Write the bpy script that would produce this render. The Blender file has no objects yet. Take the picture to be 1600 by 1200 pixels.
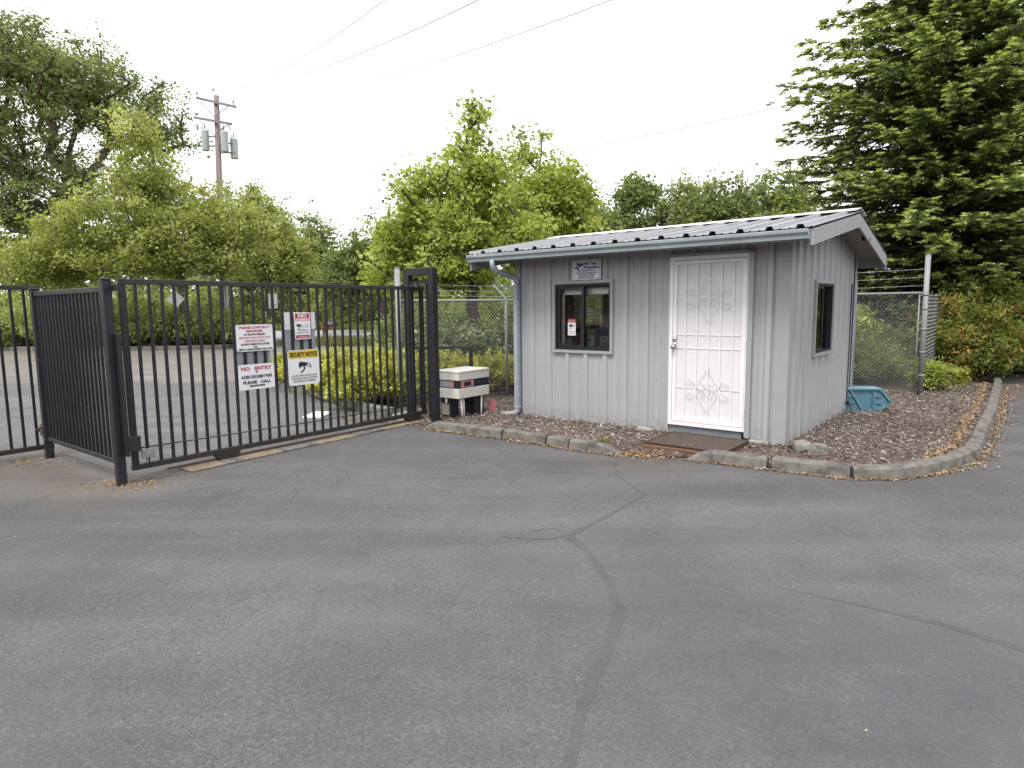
import bpy, bmesh, math, random
import numpy as np
from mathutils import Vector, Matrix
sc = bpy.context.scene
col = sc.collection
R = math.radians

# ------------------------------------------------------------------ camera, sky, sun, exposure
EYE = np.array([0, 0, 1.609])
PITCH, ROLL = 0.11753, -0.01115
cd = bpy.data.cameras.new('camera'); cam = bpy.data.objects.new('camera', cd); col.objects.link(cam)
fw = Vector((0, math.cos(PITCH), -math.sin(PITCH))); up = Vector((0, math.sin(PITCH), math.cos(PITCH))); rt = Vector((1, 0, 0))
r2 = rt * math.cos(ROLL) + up * math.sin(ROLL); u2 = up * math.cos(ROLL) - rt * math.sin(ROLL)
M = Matrix((r2, u2, -fw)).transposed().to_4x4(); M.translation = Vector(EYE)
cam.matrix_world = M
cd.sensor_width = 36; cd.lens = 36 * 1009.6 / 1600; cd.clip_start = .05; cd.clip_end = 2000
sc.camera = cam

SUN_EL, SUN_AZ = R(58), R(205)          # azimuth clockwise from +Y
w = bpy.data.worlds.new('World'); sc.world = w; w.use_nodes = True
nt = w.node_tree; nt.nodes.clear()
sky = nt.nodes.new('ShaderNodeTexSky'); sky.sky_type = 'NISHITA'; sky.sun_disc = False
sky.sun_elevation = SUN_EL; sky.sun_rotation = SUN_AZ; sky.air_density = 1; sky.dust_density = 5
mixc = nt.nodes.new('ShaderNodeMix'); mixc.data_type = 'RGBA'; mixc.inputs[0].default_value = .9
mixc.inputs[7].default_value = (10.2, 10.2, 10.5, 1)      # unbroken bright cloud over the blue
nt.links.new(sky.outputs[0], mixc.inputs[6])
bg = nt.nodes.new('ShaderNodeBackground'); bg.inputs[1].default_value = .12
nt.links.new(mixc.outputs[2], bg.inputs[0])
wo = nt.nodes.new('ShaderNodeOutputWorld'); nt.links.new(bg.outputs[0], wo.inputs[0])
sd = bpy.data.lights.new('sun', 'SUN'); sd.energy = 2.1; sd.angle = R(20); sd.color = (1, .97, .92)
so = bpy.data.objects.new('sun', sd); col.objects.link(so)
sdir = Vector((math.sin(SUN_AZ) * math.cos(SUN_EL), math.cos(SUN_AZ) * math.cos(SUN_EL), math.sin(SUN_EL)))
so.rotation_euler = sdir.to_track_quat('Z', 'Y').to_euler(); so.location = (0, 0, 30)
vs = sc.view_settings; vs.view_transform = 'Standard'; vs.look = 'None'; vs.exposure = .60; vs.gamma = 1; vs.use_curve_mapping = False
sc.cycles.max_bounces = 8; sc.cycles.transparent_max_bounces = 8; sc.cycles.diffuse_bounces = 5
sc.cycles.glossy_bounces = 3; sc.cycles.transmission_bounces = 6; sc.cycles.caustics_reflective = False; sc.cycles.caustics_refractive = False
sc.cycles.use_denoising = True

# ------------------------------------------------------------------ materials
def nodes_of(name):
    m = bpy.data.materials.new(name); m.use_nodes = True
    t = m.node_tree; b = t.nodes['Principled BSDF']
    return m, t, b
def N(t, kind, **kw):
    n = t.nodes.new(kind)
    for k, v in kw.items(): setattr(n, k, v)
    return n
def mixrgb(t, fac, a, b, mode='MIX'):
    n = N(t, 'ShaderNodeMix', data_type='RGBA', blend_type=mode)
    for sock, v in ((n.inputs[0], fac), (n.inputs[6], a), (n.inputs[7], b)):
        if hasattr(v, 'is_linked') or hasattr(v, 'links'): t.links.new(v, sock)
        elif isinstance(v, (int, float)): sock.default_value = v
        else: sock.default_value = (*v, 1) if len(v) == 3 else v
    return n.outputs[2]
def ramp(t, src, stops):
    n = N(t, 'ShaderNodeValToRGB'); e = n.color_ramp.elements
    while len(e) < len(stops): e.new(.5)
    for i, (p, c) in enumerate(stops):
        e[i].position = p; e[i].color = (c, c, c, 1) if isinstance(c, (int, float)) else (*c, 1)
    t.links.new(src, n.inputs[0]); return n.outputs[0]
def noise(t, scale, detail=4, vec=None, rough=.55, stretch=None, coord='Object'):
    tc = N(t, 'ShaderNodeTexCoord'); v = tc.outputs[coord]
    if stretch:
        mp = N(t, 'ShaderNodeMapping'); mp.inputs['Scale'].default_value = stretch; t.links.new(v, mp.inputs[0]); v = mp.outputs[0]
    n = N(t, 'ShaderNodeTexNoise'); n.inputs['Scale'].default_value = scale; n.inputs['Detail'].default_value = detail; n.inputs['Roughness'].default_value = rough
    t.links.new(v, n.inputs['Vector']); return n.outputs[0]
def bump(t, b, h, strength=.3, dist=.01, prev=None):
    n = N(t, 'ShaderNodeBump'); n.inputs['Strength'].default_value = strength; n.inputs['Distance'].default_value = dist
    t.links.new(h, n.inputs['Height'])
    if prev: t.links.new(prev, n.inputs['Normal'])
    t.links.new(n.outputs[0], b.inputs['Normal']); return n.outputs[0]
def pmat(name, c, rough=.6, metal=0, c2=None, scale=6, amt=.5, bs=0, bstr=.3, bd=.004, stretch=None, dirt=None, dscale=3, damt=(.55, .7), spec=.5):
    """painted / plain surface: two-tone noise, optional dirt blotches, optional bump"""
    m, t, b = nodes_of(name)
    b.inputs['Roughness'].default_value = rough; b.inputs['Metallic'].default_value = metal
    b.inputs['Specular IOR Level'].default_value = spec
    out = None
    if c2 is None: c2 = tuple(x * .82 for x in c)
    n = noise(t, scale, 5, stretch=stretch)
    out = mixrgb(t, ramp(t, n, [(.5 - amt / 2, 0), (.5 + amt / 2, 1)]), c, c2)
    if dirt:
        d = ramp(t, noise(t, dscale, 6, rough=.7, stretch=stretch), [(damt[0], 0), (damt[1], 1)])
        out = mixrgb(t, d, out, dirt)
    t.links.new(out, b.inputs['Base Color'])
    rn = ramp(t, noise(t, scale * 2.3, 3), [(.3, max(0, rough - .1)), (.7, min(1, rough + .1))]); t.links.new(rn, b.inputs['Roughness'])
    if bs: bump(t, b, noise(t, bs, 5), bstr, bd)
    return m
def leafmat(name, dark, mid, light, trans=.35, rough=.55):
    m, t, b = nodes_of(name)
    a = N(t, 'ShaderNodeAttribute', attribute_name='tint')
    c = ramp(t, a.outputs['Fac'], [(0, dark), (.55, mid), (1, light)])
    t.links.new(c, b.inputs['Base Color']); b.inputs['Roughness'].default_value = rough; b.inputs['Specular IOR Level'].default_value = .25
    tr = N(t, 'ShaderNodeBsdfTranslucent')
    c2 = mixrgb(t, 1.0, c, (1.15, 1.15, .7), 'MULTIPLY'); t.links.new(c2, tr.inputs[0])
    mx = N(t, 'ShaderNodeMixShader'); mx.inputs[0].default_value = trans
    t.links.new(b.outputs[0], mx.inputs[1]); t.links.new(tr.outputs[0], mx.inputs[2])
    t.links.new(mx.outputs[0], t.nodes['Material Output'].inputs['Surface']); return m
def tintmat(name, cols, rough=.85, bs=0):
    m, t, b = nodes_of(name)
    a = N(t, 'ShaderNodeAttribute', attribute_name='tint')
    k = len(cols)
    c = ramp(t, a.outputs['Fac'], [(i / (k - 1), cc) for i, cc in enumerate(cols)])
    t.links.new(c, b.inputs['Base Color']); b.inputs['Roughness'].default_value = rough; b.inputs['Specular IOR Level'].default_value = .2
    return m

# asphalt -------------------------------------------------
def asphalt(name, c1, c2, dirtspots=(), stone=1.):
    m, t, b = nodes_of(name)
    big = noise(t, .35, 4, rough=.6); mid = noise(t, 1.6, 6, rough=.7, stretch=(1, .55, 1))
    base = mixrgb(t, ramp(t, big, [(.35, 0), (.65, 1)]), c1, c2)
    base = mixrgb(t, ramp(t, mid, [(.35, .0), (.72, .5)]), base, tuple(x * .60 for x in c1))
    fade = ramp(t, noise(t, .8, 5, rough=.65, stretch=(.5, 1.4, 1)), [(.52, 0), (.72, .35)])
    base = mixrgb(t, fade, base, tuple(min(1, x * 1.45) for x in c2))
    # worn-through coarse stone
    v = N(t, 'ShaderNodeTexVoronoi'); v.inputs['Scale'].default_value = 105
    tc = N(t, 'ShaderNodeTexCoord'); t.links.new(tc.outputs['Object'], v.inputs['Vector'])
    agg = N(t, 'ShaderNodeSeparateColor'); t.links.new(v.outputs['Color'], agg.inputs[0])
    st = ramp(t, agg.outputs[0], [(0, (.55, .54, .54)), (.5, (1, .97, .95)), (.85, (1.35, 1.3, 1.25)), (1, (2.0, 1.85, 1.75))])
    base = mixrgb(t, ramp(t, noise(t, 1.1, 4), [(.3, .22 * stone), (.65, .55 * stone)]), base, mixrgb(t, 1.0, base, st, 'MULTIPLY'))
    fine = noise(t, 260, 3, rough=.7)
    base = mixrgb(t, .35, base, mixrgb(t, 1.0, base, ramp(t, fine, [(.3, .6), (.7, 1.4)]), 'MULTIPLY'))
    tc2 = N(t, 'ShaderNodeTexCoord'); mp2 = N(t, 'ShaderNodeMapping'); mp2.inputs['Rotation'].default_value = (0, 0, .5); mp2.inputs['Scale'].default_value = (.18, 1.5, 1); t.links.new(tc2.outputs['Object'], mp2.inputs[0])
    sw_ = N(t, 'ShaderNodeTexNoise'); sw_.inputs['Scale'].default_value = 1.3; sw_.inputs['Detail'].default_value = 3; t.links.new(mp2.outputs[0], sw_.inputs['Vector'])
    base = mixrgb(t, 1.0, base, ramp(t, sw_.outputs[0], [(.33, .87), (.5, 1.0), (.68, 1.14)]), 'MULTIPLY')
    # hairline cracking in a few places
    vd = N(t, 'ShaderNodeTexVoronoi', feature='DISTANCE_TO_EDGE'); vd.inputs['Scale'].default_value = 1.1
    ns = N(t, 'ShaderNodeTexNoise'); ns.inputs['Scale'].default_value = 2.2; ns.inputs['Detail'].default_value = 6; t.links.new(tc2.outputs['Object'], ns.inputs['Vector'])
    ad = N(t, 'ShaderNodeVectorMath', operation='MULTIPLY_ADD'); t.links.new(ns.outputs['Color'], ad.inputs[0]); ad.inputs[1].default_value = (.9, .9, 0); t.links.new(tc2.outputs['Object'], ad.inputs[2]); t.links.new(ad.outputs[0], vd.inputs['Vector'])
    ln = ramp(t, vd.outputs['Distance'], [(0, 1), (.006, 0)]); mk = ramp(t, noise(t, .55, 3), [(.56, 0), (.64, .55)])
    mm = N(t, 'ShaderNodeMath', operation='MULTIPLY'); t.links.new(ln, mm.inputs[0]); t.links.new(mk, mm.inputs[1])
    base = mixrgb(t, mm.outputs[0], base, tuple(x * .5 for x in c1))
    sep = N(t, 'ShaderNodeSeparateXYZ'); t.links.new(tc.outputs['Object'], sep.inputs[0])
    for (x, y, r, s, colr, amt, *th) in dirtspots:
        th = th or (.38, .62)
        d = N(t, 'ShaderNodeVectorMath', operation='DISTANCE'); t.links.new(tc.outputs['Object'], d.inputs[0]); d.inputs[1].default_value = (x, y, 0)
        mp = N(t, 'ShaderNodeMapRange'); mp.inputs[1].default_value = r; mp.inputs[2].default_value = r * .15; t.links.new(d.outputs['Value'], mp.inputs[0])
        mu = N(t, 'ShaderNodeMath', operation='MULTIPLY'); t.links.new(mp.outputs[0], mu.inputs[0])
        t.links.new(ramp(t, noise(t, s, 6, rough=.75), [(th[0], 0), (th[1], amt)]), mu.inputs[1])
        base = mixrgb(t, mu.outputs[0], base, colr)
    t.links.new(base, b.inputs['Base Color']); b.inputs['Roughness'].default_value = .82; b.inputs['Specular IOR Level'].default_value = .35
    p = bump(t, b, v.outputs['Distance'], .5, .004); bump(t, b, noise(t, 45, 6, rough=.8), .22, .005, p)
    return m
BR = (.13, .095, .062)
mAsph = asphalt('asphalt', (.087, .087, .091), (.102, .101, .102),
    [(-3.7, 5.9, .75, 9, (.17, .13, .085), .9), (-4.6, 6.4, 1.3, 5, BR, .6), (-5.4, 6.9, .8, 6, (.16, .13, .09), .7), (-2.6, 5.5, .5, 6, (.05, .047, .045), .7),
     (-1.5, 3.1, 2.0, 38, (.03, .026, .024), .85, .6, .64), (-2.2, 4.0, 1.8, 30, (.035, .03, .027), .7, .62, .66), (-.8, 2.4, 1.3, 48, (.035, .028, .024), .8, .6, .65), (-2.2, 2.3, 1.6, 40, (.04, .032, .028), .7, .61, .66), (-1.2, 3.4, .8, 3, (.15, .15, .155), .4), (1.3, 2.5, 1.3, 2.2, (.06, .062, .068), .8), (2.6, 4.2, 1.6, 1.8, (.125, .12, .118), .5), (.9, 4.6, 1.4, 1.5, (.12, .117, .115), .4),
     (1.7, 2.7, 1.2, 10, (.075, .08, .088), .8), (.8, 3.6, 1.2, 10, (.07, .073, .08), .6), (9.6, 11.3, 1.7, 7, (.10, .055, .03), .95), (1.4, 6.7, .8, 6, (.13, .09, .06), .6)])
mAsph2 = asphalt('older paler asphalt', (.112, .110, .109), (.135, .131, .126), [(-5.4, 7.4, .9, 6, (.16, .13, .09), .7)], stone=.6)
mSeal = asphalt('crack sealer', (.074, .075, .078), (.084, .084, .086), stone=.5)
mDrive = asphalt('old pale asphalt', (.15, .143, .13), (.18, .171, .155), [(-17, 26.3, 4, 1.5, (.26, .2, .12), .7)])
mStreet = asphalt('street asphalt', (.27, .27, .28), (.32, .32, .33))
mLine = pmat('road paint', (.62, .62, .6), .6)
mSoil = pmat('soil', (.10, .075, .05), .95, c2=(.06, .05, .032), scale=3, bs=20, bstr=.8, bd=.03)
mVerge = pmat('rough verge ground', (.16, .15, .075), .95, c2=(.10, .11, .045), scale=1.2, bs=9, bstr=.8, bd=.05)
mMulch = pmat('mulch ground', (.17, .125, .10), .95, c2=(.09, .063, .05), scale=26, bs=55, bstr=1, bd=.03)
mConc = pmat('weathered kerb concrete', (.175, .165, .145), .9, c2=(.105, .097, .085), scale=9, amt=.35, dirt=(.055, .05, .043), dscale=4.5, damt=(.48, .68), bs=70, bstr=.6, bd=.004)
mConcPale = pmat('pale concrete', (.42, .40, .37), .9, c2=(.3, .29, .26), scale=9, bs=60, bstr=.5, bd=.004)
mTrack = pmat('gate track concrete', (.26, .215, .155), .9, c2=(.16, .13, .095), scale=8, dirt=(.2, .11, .05), dscale=5, damt=(.5, .65), bs=60, bstr=.7, bd=.005)
mBlind = leafmat('white blind slats', (.85, .84, .8), (.85, .84, .8), (.85, .84, .8), .75)
mBlack = pmat('black painted steel', (.011, .012, .017), .42, c2=(.018, .017, .02), scale=8, dirt=(.04, .024, .018), dscale=14, damt=(.66, .78), spec=.4)
mBlackTop = pmat('dusty black steel', (.016, .016, .02), .5, c2=(.04, .034, .028), scale=11, amt=.6, dirt=(.09, .06, .035), dscale=9, damt=(.64, .75), spec=.4)
mRust = pmat('rusty steel', (.045, .026, .018), .85, c2=(.10, .055, .03), scale=30, bs=90)
mGalv = pmat('galvanised steel', (.27, .28, .29), .55, .1, c2=(.21, .22, .23), scale=20)
mGalvWire = pmat('galvanised wire', (.48, .49, .50), .5, .5, c2=(.26, .27, .28), scale=9)
mSiding = pmat('grey steel siding', (.365, .378, .39), .5, .0, c2=(.33, .343, .355), scale=1.6, amt=.8, stretch=(1.6, 1.6, .6), dirt=(.27, .25, .24), dscale=2.2, damt=(.6, .9), spec=.5)
_t = mSiding.node_tree; _b = _t.nodes['Principled BSDF']; _src = _b.inputs['Base Color'].links[0].from_socket
_tc = N(_t, 'ShaderNodeTexCoord'); _sp = N(_t, 'ShaderNodeSeparateXYZ'); _t.links.new(_tc.outputs['Object'], _sp.inputs[0])
_mr = N(_t, 'ShaderNodeMapRange'); _mr.inputs[1].default_value = .22; _mr.inputs[2].default_value = .0; _t.links.new(_sp.outputs[2], _mr.inputs[0])
_mm = N(_t, 'ShaderNodeMath', operation='MULTIPLY'); _t.links.new(_mr.outputs[0], _mm.inputs[0]); _t.links.new(ramp(_t, noise(_t, 14, 6, rough=.75), [(.35, 0), (.65, .75)]), _mm.inputs[1])
_t.links.new(mixrgb(_t, _mm.outputs[0], _src, (.20, .165, .135)), _b.inputs['Base Color'])
mSoffit = pmat('grey plywood soffit', (.32, .29, .28), .8, c2=(.24, .21, .20), scale=4, stretch=(1, 4, 1))
mTrim = pmat('grey painted trim', (.32, .33, .345), .5, c2=(.28, .29, .30), scale=4, dirt=(.2, .17, .15), dscale=5, damt=(.62, .8))
mGutter = pmat('blue grey gutter', (.31, .36, .38), .4, c2=(.26, .30, .32), scale=5, dirt=(.42, .45, .45), dscale=7, damt=(.55, .75), stretch=(.4, 1, 1))
mRoof = pmat('galvalume roofing', (.36, .365, .38), .45, .35, c2=(.29, .295, .31), scale=3, stretch=(1, .4, 1), dirt=(.28, .29, .29), dscale=4, damt=(.55, .75))
mRidge = pmat('white ridge cap', (.78, .77, .75), .4, c2=(.7, .69, .67), scale=3)
mWhite = pmat('white painted steel', (.80, .77, .775), .45, c2=(.75, .72, .725), scale=3, amt=.8)
mScreen = pmat('white perforated screen', (.70, .685, .69), .6, c2=(.66, .645, .65), scale=300, amt=.4, bs=420, bstr=.5, bd=.002)
mChrome = pmat('satin nickel', (.6, .58, .55), .25, 1.0)
mScrew = pmat('dark screw head', (.07, .06, .06), .6)
mSillW = pmat('grey weathered timber', (.20, .215, .23), .8, c2=(.13, .14, .15), scale=5, stretch=(1, 1, 8), bs=40)
mMat = pmat('brown rubber mat', (.085, .062, .045), .95, c2=(.05, .038, .03), scale=60, bs=140, bstr=.8, bd=.006, dirt=(.16, .10, .05), dscale=22, damt=(.62, .7))
mRedWood = pmat('rust brown timber', (.16, .075, .035), .85, c2=(.09, .05, .03), scale=10, stretch=(.3, 2, 2), bs=60)
mBrownWall = pmat('brown interior paint', (.62, .42, .37), .8)
mCream = pmat('cream paint', (.80, .78, .73), .6)
mPlasticW = pmat('off white plastic', (.62, .62, .57), .55, c2=(.56, .56, .51), scale=4, dirt=(.4, .39, .34), dscale=10, damt=(.6, .8))
mNavy = pmat('navy band', (.018, .026, .04), .45)
mSign = pmat('white sign face', (.72, .72, .74), .4, c2=(.66, .66, .68), scale=5)
mSignGrey = pmat('grey board', (.30, .32, .34), .6, c2=(.25, .27, .29), scale=5)
mRedInk = pmat('red ink', (.42, .02, .03), .5)
mRedFade = pmat('faded red ink', (.56, .24, .22), .5)
mBlackInk = pmat('black ink', (.012, .012, .014), .5)
mGreyInk = pmat('grey ink', (.16, .16, .17), .5)
mBlueInk = pmat('blue ink', (.03, .07, .22), .5)
mYellow = pmat('yellow sign band', (.62, .46, .03), .45)
mTeal = pmat('teal plastic', (.085, .19, .26), .5, c2=(.065, .155, .215), scale=6, dirt=(.12, .25, .27), dscale=5, damt=(.5, .7))
mTealTop = pmat('dusty teal plastic', (.20, .36, .38), .6, c2=(.13, .27, .30), scale=8)
mRockG = pmat('grey rock', (.26, .25, .23), .9, c2=(.15, .15, .14), scale=6, bs=22, bstr=.9, bd=.02, dirt=(.20, .19, .07), dscale=5, damt=(.5, .62))
mRockB = pmat('brown rock', (.17, .13, .11), .9, c2=(.10, .08, .07), scale=8, bs=22, bstr=.9, bd=.02)
mPole = pmat('creosoted timber', (.24, .205, .20), .9, c2=(.16, .135, .13), scale=3, stretch=(4, 4, .4), bs=20)
mXfmr = pmat('transformer grey', (.50, .54, .54), .5, c2=(.44, .48, .48), scale=2, dirt=(.35, .28, .18), dscale=2.5, damt=(.62, .7))
mBark = pmat('bark', (.115, .085, .07), .95, c2=(.055, .042, .036), scale=14, stretch=(1, 1, .35), bs=24, bstr=1, bd=.03)
mBarkPale = pmat('pale bark', (.20, .17, .15), .95, c2=(.12, .10, .085), scale=8, stretch=(1, 1, .4), bs=20, bstr=.8, bd=.02)
mCable = pmat('aluminium cable', (.55, .55, .56), .6)
mPink = pmat('faded pink plastic', (.42, .14, .15), .6)
mKraft = pmat('aged plaque', (.33, .30, .25), .7)
m, t, b = nodes_of('window glass'); mGlass = m
tp = N(t, 'ShaderNodeBsdfTransparent'); tp.inputs[0].default_value = (.985, .99, .99, 1); gl = N(t, 'ShaderNodeBsdfGlossy'); gl.inputs['Roughness'].default_value = .01
fz = N(t, 'ShaderNodeFresnel'); fz.inputs[0].default_value = 1.5; mx_ = N(t, 'ShaderNodeMixShader')
t.links.new(fz.outputs[0], mx_.inputs[0]); t.links.new(tp.outputs[0], mx_.inputs[1]); t.links.new(gl.outputs[0], mx_.inputs[2]); t.links.new(mx_.outputs[0], t.nodes['Material Output'].inputs['Surface'])
Lmaple = leafmat('maple leaves', (.18, .235, .05), (.37, .43, .10), (.62, .67, .28), .56)
Llite = leafmat('spring maple leaves', (.175, .205, .055), (.34, .375, .11), (.55, .58, .25), .53)
Lbig = leafmat('dark broadleaf leaves', (.10, .135, .055), (.19, .24, .09), (.34, .40, .17), .52)
Lwood = leafmat('woodland leaves', (.12, .165, .065), (.21, .27, .10), (.35, .41, .17), .5)
Lfar = leafmat('distant leaves', (.10, .14, .075), (.16, .20, .105), (.23, .27, .15), .4)
Lcon = leafmat('conifer needles', (.07, .105, .04), (.175, .24, .08), (.56, .64, .23), .45)
Lyel = leafmat('golden juniper', (.14, .19, .045), (.42, .43, .085), (.72, .69, .21), .42)
Ljun = leafmat('brownish juniper', (.16, .20, .075), (.31, .355, .13), (.52, .55, .26), .45)
Lrho = leafmat('leathery leaves', (.06, .09, .04), (.15, .19, .085), (.44, .48, .27), .3, .4)
Lnan = leafmat('bronze tipped leaves', (.13, .17, .04), (.27, .32, .075), (.55, .24, .10), .42)
Lgrass = leafmat('grass blades', (.09, .12, .03), (.17, .19, .06), (.34, .30, .13), .3)
mLitter = tintmat('orange leaf litter', [(.13, .08, .045), (.28, .17, .085), (.40, .27, .14), (.38, .31, .24)])
mChip = tintmat('bark chips', [(.09, .066, .055), (.215, .178, .155), (.35, .305, .275), (.50, .46, .42)])

# ------------------------------------------------------------------ object helpers
def tag(o, label=None, cat=None, group=None, kind=None):
    for k, v in (('label', label), ('category', cat), ('group', group), ('kind', kind)):
        if v: o[k] = v
    return o
def thing(name, loc=(0, 0, 0), rz=0, label=None, cat=None, group=None, kind=None):
    o = bpy.data.objects.new(name, None); col.objects.link(o); o.location = loc; o.rotation_euler = (0, 0, rz)
    o.empty_display_size = .1
    return tag(o, label, cat, group, kind)
def link(name, me, parent=None, kind=None):
    o = bpy.data.objects.new(name, me); col.objects.link(o)
    if parent: o.parent = parent
    if kind: o['kind'] = kind
    return o
def copy_tree(o, parent=None):
    c = o.copy(); col.objects.link(c); c.parent = parent
    for ch in o.children: copy_tree(ch, c)
    return c
class MB:
    def __init__(s): s.v = []; s.f = []; s.mi = []; s.cur = 0; s.sm = []; s.smooth = False
    def add(s, vs, fs):
        o = len(s.v); s.v += [tuple(v) for v in vs]
        for f in fs: s.f.append(tuple(i + o for i in f)); s.mi.append(s.cur); s.sm.append(s.smooth)
        return s
    def box(s, x0, x1, y0, y1, z0, z1):
        return s.add([(x0, y0, z0), (x1, y0, z0), (x1, y1, z0), (x0, y1, z0), (x0, y0, z1), (x1, y0, z1), (x1, y1, z1), (x0, y1, z1)],
                     [(0, 3, 2, 1), (4, 5, 6, 7), (0, 1, 5, 4), (1, 2, 6, 5), (2, 3, 7, 6), (3, 0, 4, 7)])
    def prism(s, pts, axis, a0, a1):
        """extrude a 2-D outline along an axis; pts are the other two coordinates in order"""
        def mk(p, a):
            return {'x': (a, p[0], p[1]), 'y': (p[0], a, p[1]), 'z': (p[0], p[1], a)}[axis]
        n = len(pts)
        return s.add([mk(p, a0) for p in pts] + [mk(p, a1) for p in pts],
                     [tuple(range(n)), tuple(range(2 * n - 1, n - 1, -1))] + [(i, i + n, (i + 1) % n + n, (i + 1) % n) for i in range(n)])
    def tube(s, pts, r, n=8, cap=True, square=False):
        pts = [Vector(p) for p in pts]; rs = r if isinstance(r, (list, tuple)) else [r] * len(pts)
        rings = []
        prevx = None
        for i, p in enumerate(pts):
            d = (pts[min(i + 1, len(pts) - 1)] - pts[max(i - 1, 0)]).normalized()
            if prevx is None:
                ref = Vector((0, 0, 1)) if abs(d.z) < .9 else Vector((1, 0, 0)); x = ref.cross(d).normalized()
            else: x = (prevx - d * prevx.dot(d)).normalized()
            prevx = x; y = d.cross(x)
            rings.append([p + (x * math.cos(a) + y * math.sin(a)) * rs[i] for a in [2 * math.pi * (k + (.5 if square else 0)) / n for k in range(n)]])
        vs = [v for rg in rings for v in rg]; fs = []
        for i in range(len(pts) - 1):
            for k in range(n):
                a = i * n + k; b_ = i * n + (k + 1) % n; fs.append((a, b_, b_ + n, a + n))
        if cap: fs += [tuple(range(n))[::-1], tuple(range((len(pts) - 1) * n, len(pts) * n))]
        old = s.smooth; s.smooth = n > 5 and not square; s.add(vs, fs); s.smooth = old; return s
    def disc(s, c, axis, r, th, n=16):
        c = Vector(c); a = Vector(axis).normalized() * th; return s.tube([c, c + a], r, n)
    def build(s, name, mats, parent=None, kind=None, bevel=0, seg=1):
        me = bpy.data.meshes.new(name); me.from_pydata(s.v, [], s.f)
        for m_ in (mats if isinstance(mats, (list, tuple)) else [mats]): me.materials.append(m_)
        me.polygons.foreach_set('material_index', s.mi); me.polygons.foreach_set('use_smooth', s.sm)
        if bevel:
            bm = bmesh.new(); bm.from_mesh(me); bmesh.ops.recalc_face_normals(bm, faces=bm.faces)
            bmesh.ops.bevel(bm, geom=[e for e in bm.edges if e.is_manifold and e.calc_face_angle(0) > .5], offset=bevel, segments=seg, affect='EDGES')
            bm.to_mesh(me); bm.free()
        me.update(); return link(name, me, parent, kind)
def npmesh(name, V, F, mat, tint=None, smooth=False):
    me = bpy.data.meshes.new(name); V = np.asarray(V, np.float32); F = np.asarray(F, np.int32); k = F.shape[1]
    me.vertices.add(len(V)); me.vertices.foreach_set('co', V.ravel())
    me.loops.add(F.size); me.loops.foreach_set('vertex_index', F.ravel())
    me.polygons.add(len(F)); me.polygons.foreach_set('loop_start', np.arange(0, F.size, k, dtype=np.int32)); me.polygons.foreach_set('loop_total', np.full(len(F), k, np.int32))
    if smooth: me.polygons.foreach_set('use_smooth', np.ones(len(F), bool))
    me.materials.append(mat); me.update(calc_edges=True)
    if tint is not None:
        a = me.attributes.new('tint', 'FLOAT', 'FACE'); a.data.foreach_set('value', np.asarray(tint, np.float32))
    return me
def poly_sheet(name, pts, z, mat, kind='structure', parent=None, label=None, depth=0):
    mb = MB(); mb.add([(x, y, z) for x, y in pts], [tuple(range(len(pts)))])
    o = mb.build(name, mat, parent, kind); return o
def inside(P, poly):
    x, y = P[:, 0], P[:, 1]; c = np.zeros(len(P), bool); n = len(poly); j = n - 1
    for i in range(n):
        xi, yi = poly[i]; xj, yj = poly[j]
        c ^= ((yi > y) != (yj > y)) & (x < (xj - xi) * (y - yi) / (yj - yi + 1e-12) + xi); j = i
    return c
def ribbon(name, pts, wd, z, mat, parent=None, jit=.2, seed=0, kind='structure'):
    rg = random.Random(seed); P = [Vector((x, y, 0)) for x, y in pts]; fine = []
    wds = wd if isinstance(wd, list) else [wd] * len(P)
    for i in range(len(P) - 1):
        k = max(2, int((P[i + 1] - P[i]).length / .07))
        for j in range(k):
            f_ = j / k; fine.append((P[i].lerp(P[i + 1], f_), wds[i] * (1 - f_) + wds[i + 1] * f_))
    fine.append((P[-1], wds[-1])); vs = []; fs = []
    for i, (p, w_) in enumerate(fine):
        d = (fine[min(i + 1, len(fine) - 1)][0] - fine[max(0, i - 1)][0]).normalized(); n_ = Vector((-d.y, d.x, 0))
        p = p + n_ * rg.uniform(-.15, .15) * w_
        a = w_ * .5 * (1 + rg.uniform(-jit, jit)); b_ = w_ * .5 * (1 + rg.uniform(-jit, jit))
        vs += [tuple((p + n_ * a)[:2]) + (z,), tuple((p - n_ * b_)[:2]) + (z,)]
        if i: fs.append((2 * i - 2, 2 * i - 1, 2 * i + 1, 2 * i))
    mb = MB(); mb.add(vs, fs); return mb.build(name, mat, parent, kind)

# ------------------------------------------------------------------ ground
poly_sheet('ground', [(-500, -500), (500, -500), (500, 500), (-500, 500)], -.03, mVerge)
poly_sheet('asphalt_lot', [(-40, -25), (40, -25), (40, 12.5), (13, 14.4), (10.2, 14.2), (9.6, 12.6), (-1.5, 9.6), (-3.9, 12.4), (-5.3, 14.7), (-40, 15.6)], 0, mAsph)
poly_sheet('driveway_asphalt', [(-1.45, 9.3), (-3.72, 6.22), (-5.2, 7.3), (-12, -1.6), (-40, -1.6), (-40, 16), (-5.3, 14.75), (-3.9, 12.4), (-1.75, 9.55)], .003, mAsph2)
poly_sheet('driveway', [(-60, 13), (-4.4, 13), (-6.3, 16.5), (-6.8, 24), (-9.0, 31.5), (-11.6, 31.5), (-12.2, 27.8), (-14, 27.2), (-60, 34)], -.004, mDrive)
poly_sheet('street', [(-90, 38), (-11, 30.5), (0, 28.3), (60, 16.5), (60, 38), (-3, 49), (-90, 64)], -.008, mStreet)
ribbon('road_marking', [(-30, 47.5), (-14.5, 42), (-2, 39.3), (14, 36)], .22, -.003, mLine, jit=.05)
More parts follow.
